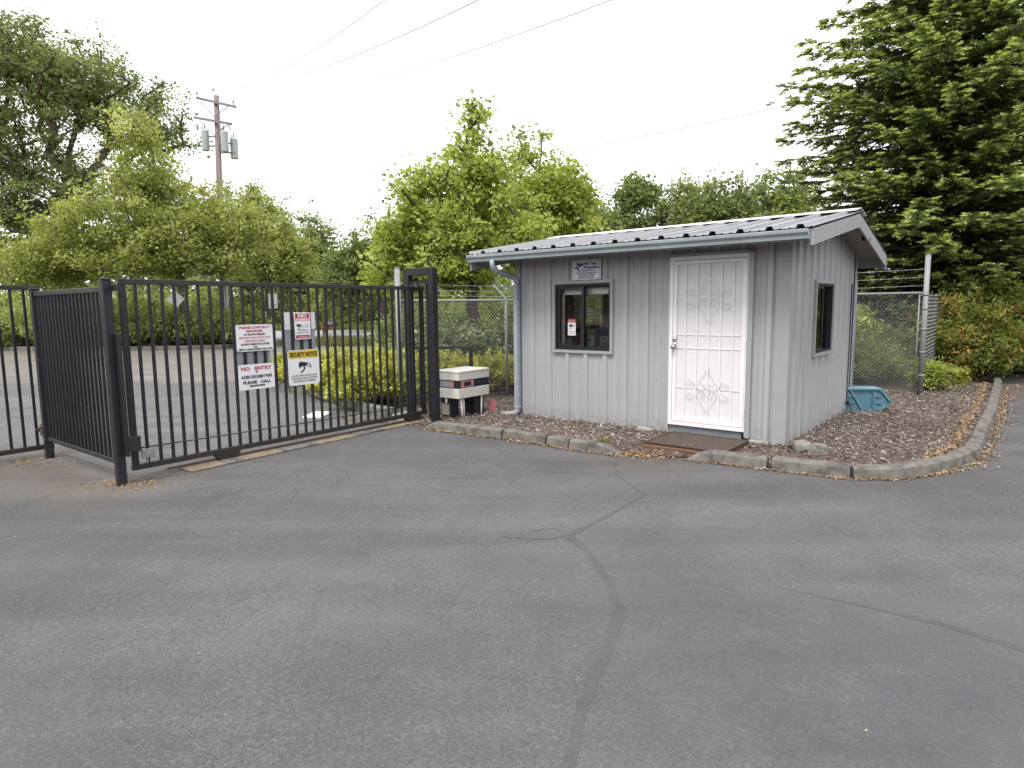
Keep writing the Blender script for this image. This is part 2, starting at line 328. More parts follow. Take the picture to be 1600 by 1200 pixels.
poly_sheet('planting_bed_ground', [(-1.75, 9.75), (-2.5, 10.15), (-4.0, 12.3), (-5.6, 14.5), (-6.2, 17), (-6.0, 21), (-3.5, 24.5), (2, 27), (24, 22), (24, 12.2), (12.5, 14.6), (10.4, 14.5), (9.45, 12.1), (7.3, 11.3), (3.6, 14), (-.06, 11.45)], .02, mSoil)
poly_sheet('bank_ground', [(-60, 33), (-22.1, 28.2), (-16, 27.2), (-12.6, 27.8), (-11.9, 29.5), (-12.6, 32.5), (-20, 36), (-60, 45)], .03, mSoil)
# crack sealer
ribbon('crack_sealer', [(1.06, 6.6), (1.0, 6.05), (1.13, 5.4), (.75, 4.87), (.38, 4.42), (.50, 4.1), (.55, 3.7), (.565, 3.3), (.50, 3.05), (.40, 2.8), (.33, 2.6), (.26, 2.4), (.19, 2.15), (.12, 1.9), (.02, 1.5)],
       [.015, .02, .03, .035, .07, .045, .05, .062, .06, .055, .05, .05, .045, .03, .02], .0012, mSeal, jit=.12, seed=1)
ribbon('crack_sealer', [(.42, 4.43), (.25, 4.36), (.12, 4.36), (-.1, 4.42)], [.04, .022, .016, .006], .0018, mSeal, jit=.3, seed=2)
ribbon('crack_sealer', [(.4, 4.5), (.28, 4.58), (.1, 4.5)], [.012, .014, .004], .0018, mSeal, jit=.5, seed=3)
ribbon('crack_sealer', [(1.5, 3.55), (1.87, 3.3), (2.15, 3.09), (2.36, 2.85), (2.7, 2.45)], [.012, .028, .045, .052, .05], .0012, mSeal, jit=.12, seed=4)
ribbon('crack_sealer', [(-.2, 6.5), (.3, 6.22), (.95, 6.05)], [.01, .02, .014], .0012, mSeal, jit=.5, seed=5)

# loose grit and debris on the asphalt
rng = np.random.default_rng(7)
def leaves_np(C, A, Nn, L, W, fold=.15, tint=None, curl=0.):
    """folded leaf: base, tip, two sides -> 2 triangles each"""
    A = A / (np.linalg.norm(A, axis=1, keepdims=True) + 1e-9); B = np.cross(Nn, A); B /= (np.linalg.norm(B, axis=1, keepdims=True) + 1e-9); Z = np.cross(A, B)
    L = np.asarray(L)[:, None]; W = np.asarray(W)[:, None]
    v0 = C - A * L * .5; v1 = C + A * L * .5 - Z * L * curl; m0 = C + A * L * -.03
    v2 = m0 + B * W * .5 + Z * W * fold; v3 = m0 - B * W * .5 + Z * W * fold
    V = np.stack([v0, v1, v2, v3], 1).reshape(-1, 3); k = np.arange(len(C))[:, None] * 4
    F = np.stack([k + [[0, 3, 1]], k + [[0, 1, 2]]], 1).reshape(-1, 3)
    T = None if tint is None else np.repeat(tint, 2)
    return V, F, T
def rdir(n, up=0., rng=rng):
    d = rng.normal(size=(n, 3)); d /= np.linalg.norm(d, axis=1, keepdims=True); d[:, 2] = d[:, 2] + up; return d / np.linalg.norm(d, axis=1, keepdims=True)
def flakes(name, P, size, mat, zr=(.004, .02), kind='stuff', asp=.4, tilt=.35, label=None, cat=None, tintf=None):
    n = len(P); C = np.column_stack([P, rng.uniform(*zr, n)]) if P.shape[1] == 2 else P
    a = rng.uniform(0, 2 * np.pi, n); A = np.column_stack([np.cos(a), np.sin(a), rng.normal(0, tilt, n)])
    Nn = np.column_stack([rng.normal(0, tilt, n), rng.normal(0, tilt, n), np.ones(n)])
    s = rng.lognormal(0, .35, n) * size
    V, F, T = leaves_np(C, A, Nn, s, s * asp * rng.uniform(.6, 1.4, n), .3, rng.uniform(0, 1, n) if tintf is None else tintf)
    o = link(name, npmesh(name, V, F, mat, T), None, kind); return tag(o, label, cat)
def along(pts, n, spread, bias=0):
    P = np.array(pts, float); seg = np.linalg.norm(np.diff(P, axis=0), axis=1); cs = np.r_[0, np.cumsum(seg)]
    t_ = rng.uniform(0, cs[-1], n); i = np.clip(np.searchsorted(cs, t_) - 1, 0, len(seg) - 1); f_ = ((t_ - cs[i]) / seg[i])[:, None]
    d = (P[i + 1] - P[i]) / seg[i][:, None]; nn = np.column_stack([-d[:, 1], d[:, 0]])
    clump = .5 + .5 * np.sin(t_ * 7.3) * np.sin(t_ * 2.9 + 1)
    return P[i] * (1 - f_) + P[i + 1] * f_ + nn * (np.abs(rng.normal(0, 1, n)) * spread * (.5 + clump) + bias)[:, None]

# ------------------------------------------------------------------ kerbs
KL = [(-1.22, 8.62), (-.93, 8.36), (-.14, 7.84), (.38, 7.44), (.62, 7.19), (.98, 6.98), (1.17, 6.87)]
KR = [(1.80, 6.66), (1.97, 6.53), (2.51, 6.19), (3.13, 5.81), (3.5, 5.78), (3.9, 5.91), (4.33, 6.15), (4.86, 6.58), (5.34, 7.15), (5.94, 7.9), (6.95, 9.13), (8.1, 10.6), (9.29, 12.12), (9.9, 12.95)]
def kerb_stone(parent, pts, name='kerb_stone', h=.115, wd=.15, ends=(0, 0), mat=mConc, seed=0, gap=.012):
    """stone along a polyline of its road-side foot; body lies to the left of travel"""
    rg = random.Random(seed); P = [Vector((x, y, 0)) for x, y in pts]; fine = [P[0]]
    for i in range(len(P) - 1):
        k = max(1, int((P[i + 1] - P[i]).length / .14))
        fine += [P[i].lerp(P[i + 1], (j + 1) / k) for j in range(k)]
    tot = sum((fine[i + 1] - fine[i]).length for i in range(len(fine) - 1)); s = 0; rings = []
    for i, p in enumerate(fine):
        if i: s += (fine[i] - fine[i - 1]).length
        d = (fine[min(i + 1, len(fine) - 1)] - fine[max(0, i - 1)]).normalized(); nrm = Vector((-d.y, d.x, 0))
        if i == 0: p = p + d * gap
        if i == len(fine) - 1: p = p - d * gap
        hh = h
        if ends[0] and s < ends[0]: hh = h * (.12 + .88 * s / ends[0])
        if ends[1] and tot - s < ends[1]: hh = h * (.12 + .88 * (tot - s) / ends[1])
        j = lambda a: rg.uniform(-a, a)
        q = min(.022, hh * .3)
        prof = [(0, -.03), (.022 + j(.003), hh - q + j(.004)), (.048 + j(.004), hh + j(.003)), (wd - .02 + j(.005), hh + .003 + j(.004)), (wd + j(.005), hh - q), (wd, -.03)]
        rings.append([p + nrm * a + Vector((0, 0, z)) for a, z in prof])
    mb = MB(); n = 6; vs = [v for r_ in rings for v in r_]; fs = []
    for i in range(len(rings) - 1):
        for k in range(n - 1): fs.append((i * n + k, i * n + k + 1, (i + 1) * n + k + 1, (i + 1) * n + k))
    fs += [tuple(range(n))[::-1], tuple(range((len(rings) - 1) * n, len(rings) * n))]
    mb.add(vs, fs); return mb.build(name, mat, parent)
kerb = thing('kerb', kind='structure')
kerb_stone(kerb, KL[0:3], ends=(.22, 0), seed=1)
kerb_stone(kerb, KL[2:4], seed=2); kerb_stone(kerb, KL[3:5], seed=3); kerb_stone(kerb, KL[4:], ends=(0, .26), seed=4)
kerb_stone(kerb, KR[0:3], ends=(.2, 0), seed=5, gap=.03); kerb_stone(kerb, KR[2:4], seed=6, gap=.025)
kerb_stone(kerb, KR[3:7], seed=7, gap=.02); kerb_stone(kerb, KR[6:10], seed=8, gap=.002); kerb_stone(kerb, KR[9:12], seed=9, gap=.004); kerb_stone(kerb, KR[11:], seed=10, gap=.004)
kerb2 = thing('kerb', kind='structure')
FK = [(-5.85, 14.55), (-4.9, 13.3), (-3.88, 12.13), (-2.9, 10.8), (-2.41, 10.05), (-1.8, 9.42)]
for i in range(len(FK) - 1): kerb_stone(kerb2, FK[i:i + 2], h=.14, seed=20 + i)
kerb3 = thing('kerb', kind='structure')
FK3 = [(-45, 31.5), (-30, 29.4), (-22.06, 28.04), (-19.07, 27.53), (-16.04, 27.02), (-13.5, 27.2), (-12.3, 27.7), (-11.8, 28.9), (-12.2, 31)]
for i in range(len(FK3) - 1): kerb_stone(kerb3, FK3[i:i + 2], h=.17, wd=.2, seed=30 + i)

# ------------------------------------------------------------------ mulch bed
MU = [(-1.5, 9.2), (-1.1, 8.6), (-.9, 8.45), (-.1, 7.93), (.43, 7.53), (.68, 7.28), (1.1, 7.0), (1.3, 6.95), (1.62, 6.78), (1.85, 6.73), (2.55, 6.28), (3.17, 5.9), (3.5, 5.88), (3.87, 6.0), (4.27, 6.24), (4.78, 6.66), (5.26, 7.22), (5.86, 7.97), (6.87, 9.2), (8.0, 10.65), (9.2, 12.2), (9.4, 12.6), (8.6, 12.9), (7.2, 11.6), (6.4, 12.3), (3.6, 14.0), (-.06, 11.5), (-1.8, 10.35)]
mxy = np.array(MU)
gx, gy = np.meshgrid(np.arange(-2, 9.8, .1), np.arange(5.7, 14.3, .1)); G_ = np.column_stack([gx.ravel(), gy.ravel()])
poly_sheet('mulch_ground', MU, .012, mMulch)
k = 95000; P = np.column_stack([rng.uniform(-2, 9.5, k), rng.uniform(5.7, 14.1, k)]); P = P[inside(P, MU)]
ang = -.6778; hx = np.array([math.cos(ang), math.sin(ang)]); hn = np.array([-hx[1], hx[0]]); HC = np.array([3.083, 7.259])
q = P - HC; hu = q @ hx; hv = q @ hn
P = P[~((hu < 0) & (hu > -3.8) & (hv > 0) & (hv < 3.27))]
P = P[~((P[:, 0] > 1.3) & (P[:, 0] < 2.6) & (P[:, 1] < 8.3) & ((P - HC) @ hn > -1.08) & ((P - HC) @ hx < -.28) & ((P - HC) @ hx > -1.26))]
q = P - HC; edge = np.exp(-np.maximum(0, np.abs(q @ hn) - .0) * 0)
hgt = rng.uniform(.0, .028, len(P)) + .016
tn = np.clip(rng.beta(1.6, 2.2, len(P)) + .12 * np.sin(P[:, 0] * 2.1) * np.sin(P[:, 1] * 1.7), 0, 1)
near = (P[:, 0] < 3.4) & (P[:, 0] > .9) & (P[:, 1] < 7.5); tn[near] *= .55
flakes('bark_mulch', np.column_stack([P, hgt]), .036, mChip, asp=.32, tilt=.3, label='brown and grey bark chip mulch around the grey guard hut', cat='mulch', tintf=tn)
# leaf litter
L1 = along([(x, y) for x, y in KL][::-1], 700, .03, .004); L2 = along(KR[0:7][::-1], 650, .028, .004); L3 = along(KR[6:13][::-1], 1500, .08, .0)
L4 = np.column_stack([rng.normal(1.45, .18, 500), rng.normal(6.86, .09, 500)]); L5 = np.column_stack([rng.normal(9.9, .55, 900), rng.normal(11.9, .7, 900)])
L6 = along([(x - .16, y + .12) for x, y in KR[6:13]], 1300, .05, .03)
flakes('fallen_leaf_litter', np.vstack([L1, L2, L3, L4, L5]), .028, mLitter, label='orange and tan leaf litter along the foot of the kerbs', cat='leaf litter', zr=(.006, .02))
flakes('yellow_leaf_litter', np.column_stack([L6, rng.uniform(.05, .11, len(L6))]), .03, mLitter, label='golden leaf litter on the mulch behind the right kerb', cat='leaf litter', tintf=rng.uniform(.5, .8, len(L6)))
Pm = HC + np.outer(rng.uniform(-1.2, -.35, 130), hx) + np.outer(-rng.uniform(.25, .95, 130), hn)
flakes('mat_litter', np.column_stack([Pm, np.full(130, .072)]), .016, mLitter, label='small leaf bits scattered on the brown door mat', cat='leaf litter')
k = 420; S = np.column_stack([rng.uniform(-4, 5, k), rng.uniform(1.4, 7, k)]); S = S[~inside(S, MU)]
flakes('scattered_grit', S, .007, mLitter, label='tiny specks of grit and leaf scattered over the asphalt', cat='grit', asp=.6, tilt=.2, zr=(.003, .006))
L7 = np.vstack([np.column_stack([rng.normal(-3.6, .2, 260), rng.normal(5.95, .1, 260)]), np.column_stack([rng.normal(-5.3, .35, 260), rng.normal(6.9, .12, 260)])])
flakes('dry_grass_litter', L7, .04, mLitter, label='dry straw and debris round the black fence post feet', cat='debris', asp=.12, zr=(.004, .02))
flakes('kerb_litter', np.vstack([along(FK, 900, .1, -.02), along([(-2.6, 9.4), (-1.6, 8.9), (-1.2, 8.7)], 500, .12)]), .03, mLitter, label='leaf litter along the island kerb behind the gate', cat='leaf litter')

# ------------------------------------------------------------------ text and signs
def text_part(s, parent, x, z, size, mat, maxw=None, y=-.0025, bold=.0, align='CENTER', rotx=90, sx=1., name='lettering', height_fit=None):
    cu = bpy.data.curves.new(name, 'FONT'); cu.body = s; cu.size = size; cu.align_x = align; cu.offset = bold; cu.resolution_u = 3
    tmp = bpy.data.objects.new('tmp', cu); col.objects.link(tmp)
    dg = bpy.context.evaluated_depsgraph_get(); me = bpy.data.meshes.new_from_object(tmp.evaluated_get(dg)); bpy.data.objects.remove(tmp)
    me.materials.clear(); me.materials.append(mat)
    co = np.empty(len(me.vertices) * 3); me.vertices.foreach_get('co', co); co = co.reshape(-1, 3)
    wd = co[:, 0].max() - co[:, 0].min(); k = maxw / wd if maxw else sx
    mid = (co[:, 0].max() + co[:, 0].min()) / 2 if align == 'CENTER' else 0
    out = np.column_stack([x + (co[:, 0] - mid) * k, np.full(len(co), y), z + co[:, 1]])
    me.vertices.foreach_set('co', out.ravel()); me.update()
    return link(name, me, parent)
def rrect(x0, x1, z0, z1, r, n=4):
    pts = []
    for cx, cz, a0 in ((x1 - r, z1 - r, 0), (x0 + r, z1 - r, 90), (x0 + r, z0 + r, 180), (x1 - r, z0 + r, 270)):
        pts += [(cx + r * math.cos(R(a0 + 90 * i / n)), cz + r * math.sin(R(a0 + 90 * i / n))) for i in range(n + 1)]
    return pts
def board(parent, name, x0, x1, z0, z1, mat, r=.02, y0=0, y1=.003, rim=None):
    mb = MB(); mb.prism(rrect(x0, x1, z0, z1, r), 'y', y0, y1); return mb.build(name, mat, parent)
def flat(parent, name, polys, mat, y=-.002):
    mb = MB()
    for pl in polys: mb.add([(x, y, z) for x, z in pl], [tuple(range(len(pl)))])
    return mb.build(name, mat, parent)
def cctv_logo(parent, x, z, s, ink=mBlackInk, flip=1, y=-.002):
    f_ = lambda L: [(x + flip * a * s, z + b_ * s) for a, b_ in L]
    flat(parent, 'camera_symbol', [f_([(-.5, .16), (-.42, .36), (.15, .28), (.12, .02), (-.35, .0)][::-1]), f_([(-.5, .16), (-.35, 0), (-.38, -.14), (-.5, 0)][::-1]),
         f_([(-.12, -.02), (.02, -.02), (0, -.22), (-.3, -.46), (-.38, -.38), (-.12, -.2)][::-1])], ink, y)
    flat(parent, 'camera_symbol', [f_([(.15, .28), (.5, .14), (.52, -.12), (.12, .02)][::-1])], mGreyInk, y)
    flat(parent, 'camera_symbol', [f_([(.22, .14), (.38, .1), (.38, -.04), (.22, 0)][::-1])], mSign, y - .0005)

# ------------------------------------------------------------------ sliding gate
g1 = np.array([-3.662, 6.139]); gd = np.array([.599, .8]); gN = np.array([.8, -.599]); GR = math.atan2(.8, .599)
def gpos(s_, lat=0, z=0): p = g1 + gd * s_ + gN * lat; return (p[0], p[1], z)
def bars_gate(root, L, n, dz=0.0, s0=.0, z0=.13, z1=1.87, sp=.1215, first=.123):
    mb = MB(); mb.box(-.03, L, -.025, .025, z1, z1 + .05); mb.build('top_rail', mBlackTop, root, bevel=.004)
    mb = MB(); mb.box(-.03, L, -.028, .028, z0 - .045, z0 + .008); mb.build('bottom_rail', mBlackTop, root, bevel=.004)
    for x in (0, L - .06):
        mb = MB(); mb.box(x - .025, x + .03, -.024, .024, z0 + .008, z1); mb.build('end_post', mBlack, root, bevel=.004)
    mb = MB(); mb.box(-.0125, .0125, -.0125, .0125, z0 + .008, z1); p0 = mb.build('picket', mBlack, root)
    for i in range(n):
        o = p0 if i == 0 else p0.copy()
        if i: col.objects.link(o); o.parent = root
        o.location = (first + i * sp + random.uniform(-.002, .002), 0, 0)
gate = thing('sliding_gate', (g1[0], g1[1], 0), GR, 'black steel picket sliding gate carrying four warning signs across the driveway', 'gate')
bars_gate(gate, 4.02, 31)
mb = MB(); mb.tube([(.02, -.034, .30), (2.0, -.036, .262), (3.98, -.034, .245)], .007, 6); mb.build('drive_chain', mBlackTop, gate)
for s_ in (.93, 3.72):
    mb = MB(); mb.prism([(s_ - .14, .125), (s_ - .14, .06), (s_ - .07, .0), (s_ + .07, 0), (s_ + .14, .06), (s_ + .14, .125)], 'y', -.035, .035); mb.v = [(x, y, z - .008 if z > .1 else z + .008) for x, y, z in mb.v]
    hs = mb.build('wheel_housing', pmat('brown black steel', (.022, .016, .015), .6), gate)
    mb = MB(); mb.disc((s_, -.015, .045), (0, 1, 0), .045, .03, 18); mb.build('wheel', mBlack, hs)
mb = MB(); mb.box(.05, .17, -.05, -.02, .19, .28); lb = mb.build('latch_box', mGalv, gate, bevel=.005)
mb = MB(); mb.box(.08, .14, -.053, -.05, .22, .26); mb.build('latch_plate', mKraft, lb)
mb = MB(); mb.box(.09, .105, -.04, -.025, .14, .19); mb.build('latch_pin', mGalv, lb)
mb = MB(); mb.box(-.06, .05, -.045, .0, .27, .42); mb.build('chain_bracket', mBlackTop, gate, bevel=.005)

# gate signs
def gsign(name, label, cat, s0, s1, z0, z1, lat, mat=mSign, r=.02, th=.003, group=None):
    t_ = thing(name, gpos((s0 + s1) / 2, lat, (z0 + z1) / 2), GR, label, cat, group); w_, h_ = (s1 - s0) / 2, (z1 - z0) / 2
    board(t_, 'board', -w_, w_, -h_, h_, mat, r, 0, th); return t_, w_, h_
FR, BK = .017, -.019
t_, w_, h_ = gsign('backing_board', 'grey backing board behind the two left signs on the gate', 'board', 1.10, 1.53, .745, 1.42, BK, mSignGrey, .01)
t_, w_, h_ = gsign('backing_board', 'grey backing board behind the two right signs on the gate', 'board', 1.72, 2.15, .72, 1.50, BK, mSignGrey, .01)
t_, w_, h_ = gsign('blank_sign', 'plain white sign panel behind the red no dumping sign', 'sign', 1.70, 2.16, 1.38, 1.585, BK + .006, mSign, .02)
t_, w_, h_ = gsign('contact_sign', 'white sign in red and black asking to contact the manager', 'sign', 1.11, 1.555, 1.162, 1.455, FR)
for s, z, sz, mt, mw in (('PLEASE CONTACT', .104, .035, mRedInk, .36), ('MANAGER', .066, .032, mRedInk, .2), ('10 DAYS PRIOR', .03, .028, mBlackInk, .26), ('BEFORE YOU MOVE OUT', -.006, .028, mRedFade, .38),
                         ('253-840-7066', -.042, .03, mRedFade, .25), ('ALWAY REMOVE LOCKS', -.077, .026, mBlackInk, .35), ('AND', -.104, .018, mBlackInk, .05), ('KEEP IT CLEAN INSIDE AND OUT', -.133, .024, mBlackInk, .41)):
    text_part(s, t_, 0, z, sz, mt, mw, bold=.0014)
t_, w_, h_ = gsign('no_entry_sign', 'white sign in red and black reading no entry, please call', 'sign', 1.11, 1.55, .737, 1.017, FR)
for s, z, sz, mt, mw in (('NO   ENTRY', .075, .055, mRedInk, .37), ('IF', .045, .022, mRedInk, .03), ("ACCESS CODE DOESN'T WORK", -.014, .045, mBlackInk, .38), ('PLEASE   CALL', -.075, .045, mBlackInk, .34), ('253-840-7066', -.108, .024, mBlackInk, .19)):
    text_part(s, t_, 0, z, sz, mt, mw, bold=.002)
t_, w_, h_ = gsign('security_sign', 'white security notice sign with yellow header and camera picture', 'sign', 1.735, 2.168, .722, 1.14, FR, r=.03)
flat(t_, 'header', [rrect(-w_ + .006, w_ - .006, h_ - .1, h_ - .006, .024)[::-1]], mYellow, -.001)
text_part('SECURITY NOTICE', t_, 0, h_ - .078, .07, mBlackInk, .38, bold=.003)
cctv_logo(t_, .01, .01, .17, flip=1)
for s, z, mw in (('24 HOUR VIDEO SURVEILLANCE', -.105, .36), ('MONITORED LIVE ON THE WEB', -.138, .35), ('RECORDED OFF PREMISES', -.17, .30)): text_part(s, t_, 0, z, .028, mGreyInk, mw, bold=.0008)
t_, w_, h_ = gsign('no_dumping_sign', 'small red and white no dumping video surveillance sign', 'sign', 1.845, 2.062, 1.265, 1.58, FR + .006, r=.014)
flat(t_, 'header', [rrect(-w_ + .01, w_ - .01, h_ - .062, h_ - .012, .004)[::-1]], mRedInk, -.001)
flat(t_, 'header', [rrect(-w_ + .01, w_ - .01, h_ - .1, h_ - .0625, .002)[::-1]], mRedFade, -.001)
flat(t_, 'footer', [rrect(-w_ + .01, w_ - .01, -h_ + .012, -h_ + .05, .004)[::-1]], mRedInk, -.001)
text_part('NO', t_, 0, h_ - .055, .05, mSign, .12, bold=.002, y=-.002); text_part('DUMPING', t_, 0, h_ - .096, .038, mSign, .16, bold=.001, y=-.002)
cctv_logo(t_, -.04, -.005, .085); text_part('24', t_, .06, .012, .026, mBlackInk); text_part('HOUR', t_, .055, -.016, .026, mBlackInk, .06)
text_part('VIDEO', t_, 0, -.06, .03, mBlackInk, .14); text_part('SURVEILLANCE', t_, 0, -.088, .024, mBlackInk, .17); text_part('VIOLATORS PROSECUTED', t_, 0, -.135, .02, mSign, .15, y=-.002)

for i_, (s_, z_) in enumerate([(1.13, 1.44), (1.535, 1.44), (1.13, 1.177), (1.535, 1.177), (1.13, 1.0), (1.53, 1.0), (1.755, 1.12), (2.15, 1.12), (1.755, .74), (2.15, .74), (1.955, 1.565), (1.955, 1.28)]):
    mb = MB(); mb.disc((s_, -.0225 - (.006 if i_ > 9 else 0), z_), (0, -1, 0), .006, .004, 8); mb.build('sign_bolt', mChrome, gate)
# gate track
track = thing('gate_track', gpos(0), GR, kind='structure')
xs = [.42, .82, 1.02, 1.42, 1.5, 2.0, 2.52, 2.6, 3.1, 3.55, 3.9]; rg = random.Random(3)
for i in range(len(xs) - 1):
    wide = (i % 3 != 1); x0, x1 = xs[i] + .006, xs[i + 1] - .006; zt = .016 + rg.uniform(0, .008)
    taper = lambda s_: .24 - .03 * s_
    mb = MB(); mb.add([(x0, -taper(x0), 0), (x1, -taper(x1), 0), (x1, .03, 0), (x0, .03, 0), (x0, -taper(x0), zt), (x1, -taper(x1), zt), (x1, .03, zt), (x0, .03, zt)],
        [(0, 3, 2, 1), (4, 5, 6, 7), (0, 1, 5, 4), (1, 2, 6, 5), (2, 3, 7, 6), (3, 0, 4, 7)])
    mb.build('concrete_strip', mTrack if wide else mConc, track, bevel=.006)
mb = MB(); mb.prism([(.012, .026), (-.012, .026), (0, .044)], 'x', .3, 3.95); mb.build('steel_track', mRust, track)

# gate guide portal
portal = thing('gate_portal', gpos(3.83), GR, 'tall black steel double post portal guiding the sliding gate', 'gate post')
mb = MB(); mb.box(-.05, .05, -.41, -.31, 0, 2.17); mb.build('post', mBlack, portal, bevel=.005)
mb = MB(); mb.box(-.05, .05, .06, .16, 0, 2.17); mb.build('post', mBlack, portal, bevel=.005)
mb = MB(); mb.box(-.05, .05, -.31, .06, 2.07, 2.17); mb.build('top_beam', mBlack, portal, bevel=.004)
mb = MB(); mb.box(-.03, .03, -.308, .058, 1.955, 1.985); mb.build('guide_bar', mBlack, portal)
mb = MB(); mb.disc((0, -.06, 1.87), (0, 0, 1), .035, .08, 12); mb.disc((0, .05, 1.87), (0, 0, 1), .03, .08, 12); mb.build('guide_roller', mBlack, portal)
mb = MB(); mb.box(.09, .13, -.2, -.14, .05, 1.96); mb.build('guide_post', mBlack, portal, bevel=.004)

# fixed fence panel between the gates
A0 = np.array([-3.66, 5.90]); B0 = np.array([-5.17, 7.08]); fdv = B0 - A0; FL = float(np.linalg.norm(fdv)); fa = math.atan2(-fdv[1], -fdv[0])
pan = thing('picket_fence_panel', (B0[0], B0[1], 0), fa, 'short black steel picket fence panel between two driveway gates', 'fence')
for x, hh in ((0, 1.86), (FL, 1.895)):
    mb = MB(); mb.box(x - .038, x + .038, -.038, .038, -.02, hh); mb.build('post', mBlack, pan, bevel=.005)
    mb = MB(); mb.box(x - .042, x + .042, -.042, .042, hh, hh + .018); mb.build('post_cap', mBlackTop, pan, bevel=.006)
mb = MB(); mb.box(.038, FL - .038, -.02, .02, 1.79, 1.84); mb.build('top_rail', mBlackTop, pan, bevel=.004)
mb = MB(); mb.box(.038, FL - .038, -.02, .02, .20, .24); mb.build('bottom_rail', mBlackTop, pan, bevel=.004)
mb = MB(); mb.box(-.012, .012, -.012, .012, .24, 1.79); p0 = mb.build('picket', mBlack, pan)
nb = 18
for i in range(nb):
    o = p0 if i == 0 else p0.copy()
    if i: col.objects.link(o); o.parent = pan
    o.location = (.115 + i * (FL - .23) / (nb - 1), 0, 0)
mb = MB(); mb.box(FL - .02, FL + .2, .03, .06, 1.80, 1.85); mb.box(-.25, .03, .03, .06, 1.77, 1.82); mb.build('guide_arm', mBlack, pan)
mb = MB(); mb.box(FL + .045, FL + .12, .02, .05, .28, 1.42); mb.build('receiver_channel', mBlack, pan, bevel=.004)

# second gate, running off to the left
gate2 = thing('sliding_gate', (-5.28, 7.26, 0), GR + math.pi, 'black steel picket gate chained shut at the left edge', 'gate')
bars_gate(gate2, 3.9, 30, z0=.12, z1=1.86)
ch = thing('lock_chain', (-5.21, 7.13, .33), 0, 'rusty lock chain wound round the left fence post', 'chain')
for i in range(26):
    a = i * .62; rr_ = .075 + .02 * math.sin(i * 1.7); c_ = Vector((rr_ * math.cos(a), rr_ * math.sin(a) * .9, .03 * math.sin(i * 2.1) - .004 * i + .03))
    ax = Vector((-math.sin(a), math.cos(a), .3 * math.sin(i))).normalized(); up_ = Vector((0, 0, 1)) if i % 2 else Vector((math.cos(a), math.sin(a), 0))
    pts = [c_ + ax * .026 * math.cos(q_) + up_ * .014 * math.sin(q_) for q_ in [2 * math.pi * k_ / 8 for k_ in range(9)]]
    mb = MB(); mb.tube(pts, .0055, 5, cap=False); mb.build('link', mRust, ch)

# ------------------------------------------------------------------ guard hut
W, D = 3.80, 3.27
hut = thing('guard_hut', (HC[0], HC[1], 0), ang, 'small grey corrugated metal guard hut with white security door', 'hut')
RO, RB, RR_, RL = .52, .36, .375, .50      # overhangs: front, back, right, left
RY = 1.632; ZR = 2.735; ZF = 2.37; slF = (ZR - ZF) / (RY + RO); ZBk = 2.32; slB = (ZR - ZBk) / (D + RB - RY)
def roofz(y): return ZR - (RY - y) * slF if y < RY else ZR - (y - RY) * slB
def prof_pts(a0, a1, phase, rib=.305, h=.032):
    out = [(a0, None), (a1, None)]; i0 = int((a0 - phase) / rib) - 1
    for i in range(i0, i0 + int((a1 - a0) / rib) + 4):
        c = phase + i * rib
        for dx, hh in ((-.044, 0), (-.026, h), (.026, h), (.044, 0), (.09, 0), (.1, .009), (.108, .009), (.118, 0), (.188, 0), (.198, .009), (.206, .009), (.216, 0)):
            out.append((c + dx, hh))
    pts = sorted([p for p in out if a0 - 1e-6 <= p[0] <= a1 + 1e-6 and p[1] is not None])
    xs_ = [p[0] for p in pts]; hs_ = [p[1] for p in pts]
    full = sorted([p for p in out if p[1] is not None]); fx = [p[0] for p in full]; fh = [p[1] for p in full]
    for a in (a0, a1):
        if not any(abs(a - x) < 1e-6 for x in xs_): pts.append((a, float(np.interp(a, fx, fh))))
    return sorted(pts)
def wall_panels(mapf, a0, a1, phase, top, openings, sheet=.915, z0=.0, name='wall_panel', start=None):
    cuts = [a0]; x = start if start is not None else a0 + sheet
    while x < a1 - .05: cuts.append(x); x += sheet
    cuts.append(a1)
    for ci in range(len(cuts) - 1):
        pts = prof_pts(cuts[ci], cuts[ci + 1], phase); lap = .0015 * (ci % 2)
        ex = sorted(set([p[0] for p in pts] + [e for o in openings for e in o[:2] if cuts[ci] < e < cuts[ci + 1]]))
        px_, ph_ = [p[0] for p in pts], [p[1] for p in pts]; mb = MB(); th = .0018
        for i in range(len(ex) - 1):
            xa, xb = ex[i], ex[i + 1]
            if xb - xa < 1e-7: continue
            ha, hb = np.interp(xa, px_, ph_) + lap, np.interp(xb, px_, ph_) + lap; xm = (xa + xb) / 2
            iv = [(z0, None)]
            for (oa, ob, oz0, oz1) in openings:
                if oa - 1e-6 <= xm <= ob + 1e-6:
                    new = []
                    for (lo, hi) in iv:
                        if lo < oz0: new.append((lo, oz0))
                        new.append((oz1, hi))
                    iv = new
            for lo, hi in iv:
                ta, tb = (top(xa), top(xb)) if hi is None else (hi, hi)
                mb.add([mapf(xa, ha, lo), mapf(xb, hb, lo), mapf(xb, hb, tb), mapf(xa, ha, ta)], [(0, 1, 2, 3)])
        mb.build(name, mSiding, hut)
mF = lambda a, h, z: (a, -.012 - h, z); mS = lambda a, h, z: (.012 + h, a, z)
mBk = lambda a, h, z: (a, D + .012 + h, z); mLf = lambda a, h, z: (-W - .012 - h, a, z)
DX0, DX1, DZ1 = -1.385, -.388, 2.205
WX0, WX1, WZ0, WZ1 = -3.135, -2.225, 1.005, 1.935
SY0, SY1, SZ0, SZ1 = 1.03, 1.915, .98, 1.885
wall_panels(mF, -W, 0, -.185, lambda x: roofz(0) - .06, [(DX0, DX1, 0, DZ1), (WX0, WX1, WZ0, WZ1)])
wall_panels(mS, 0, D, .26, lambda y: roofz(y) - .05, [(SY0, SY1, SZ0, SZ1)], start=.72)
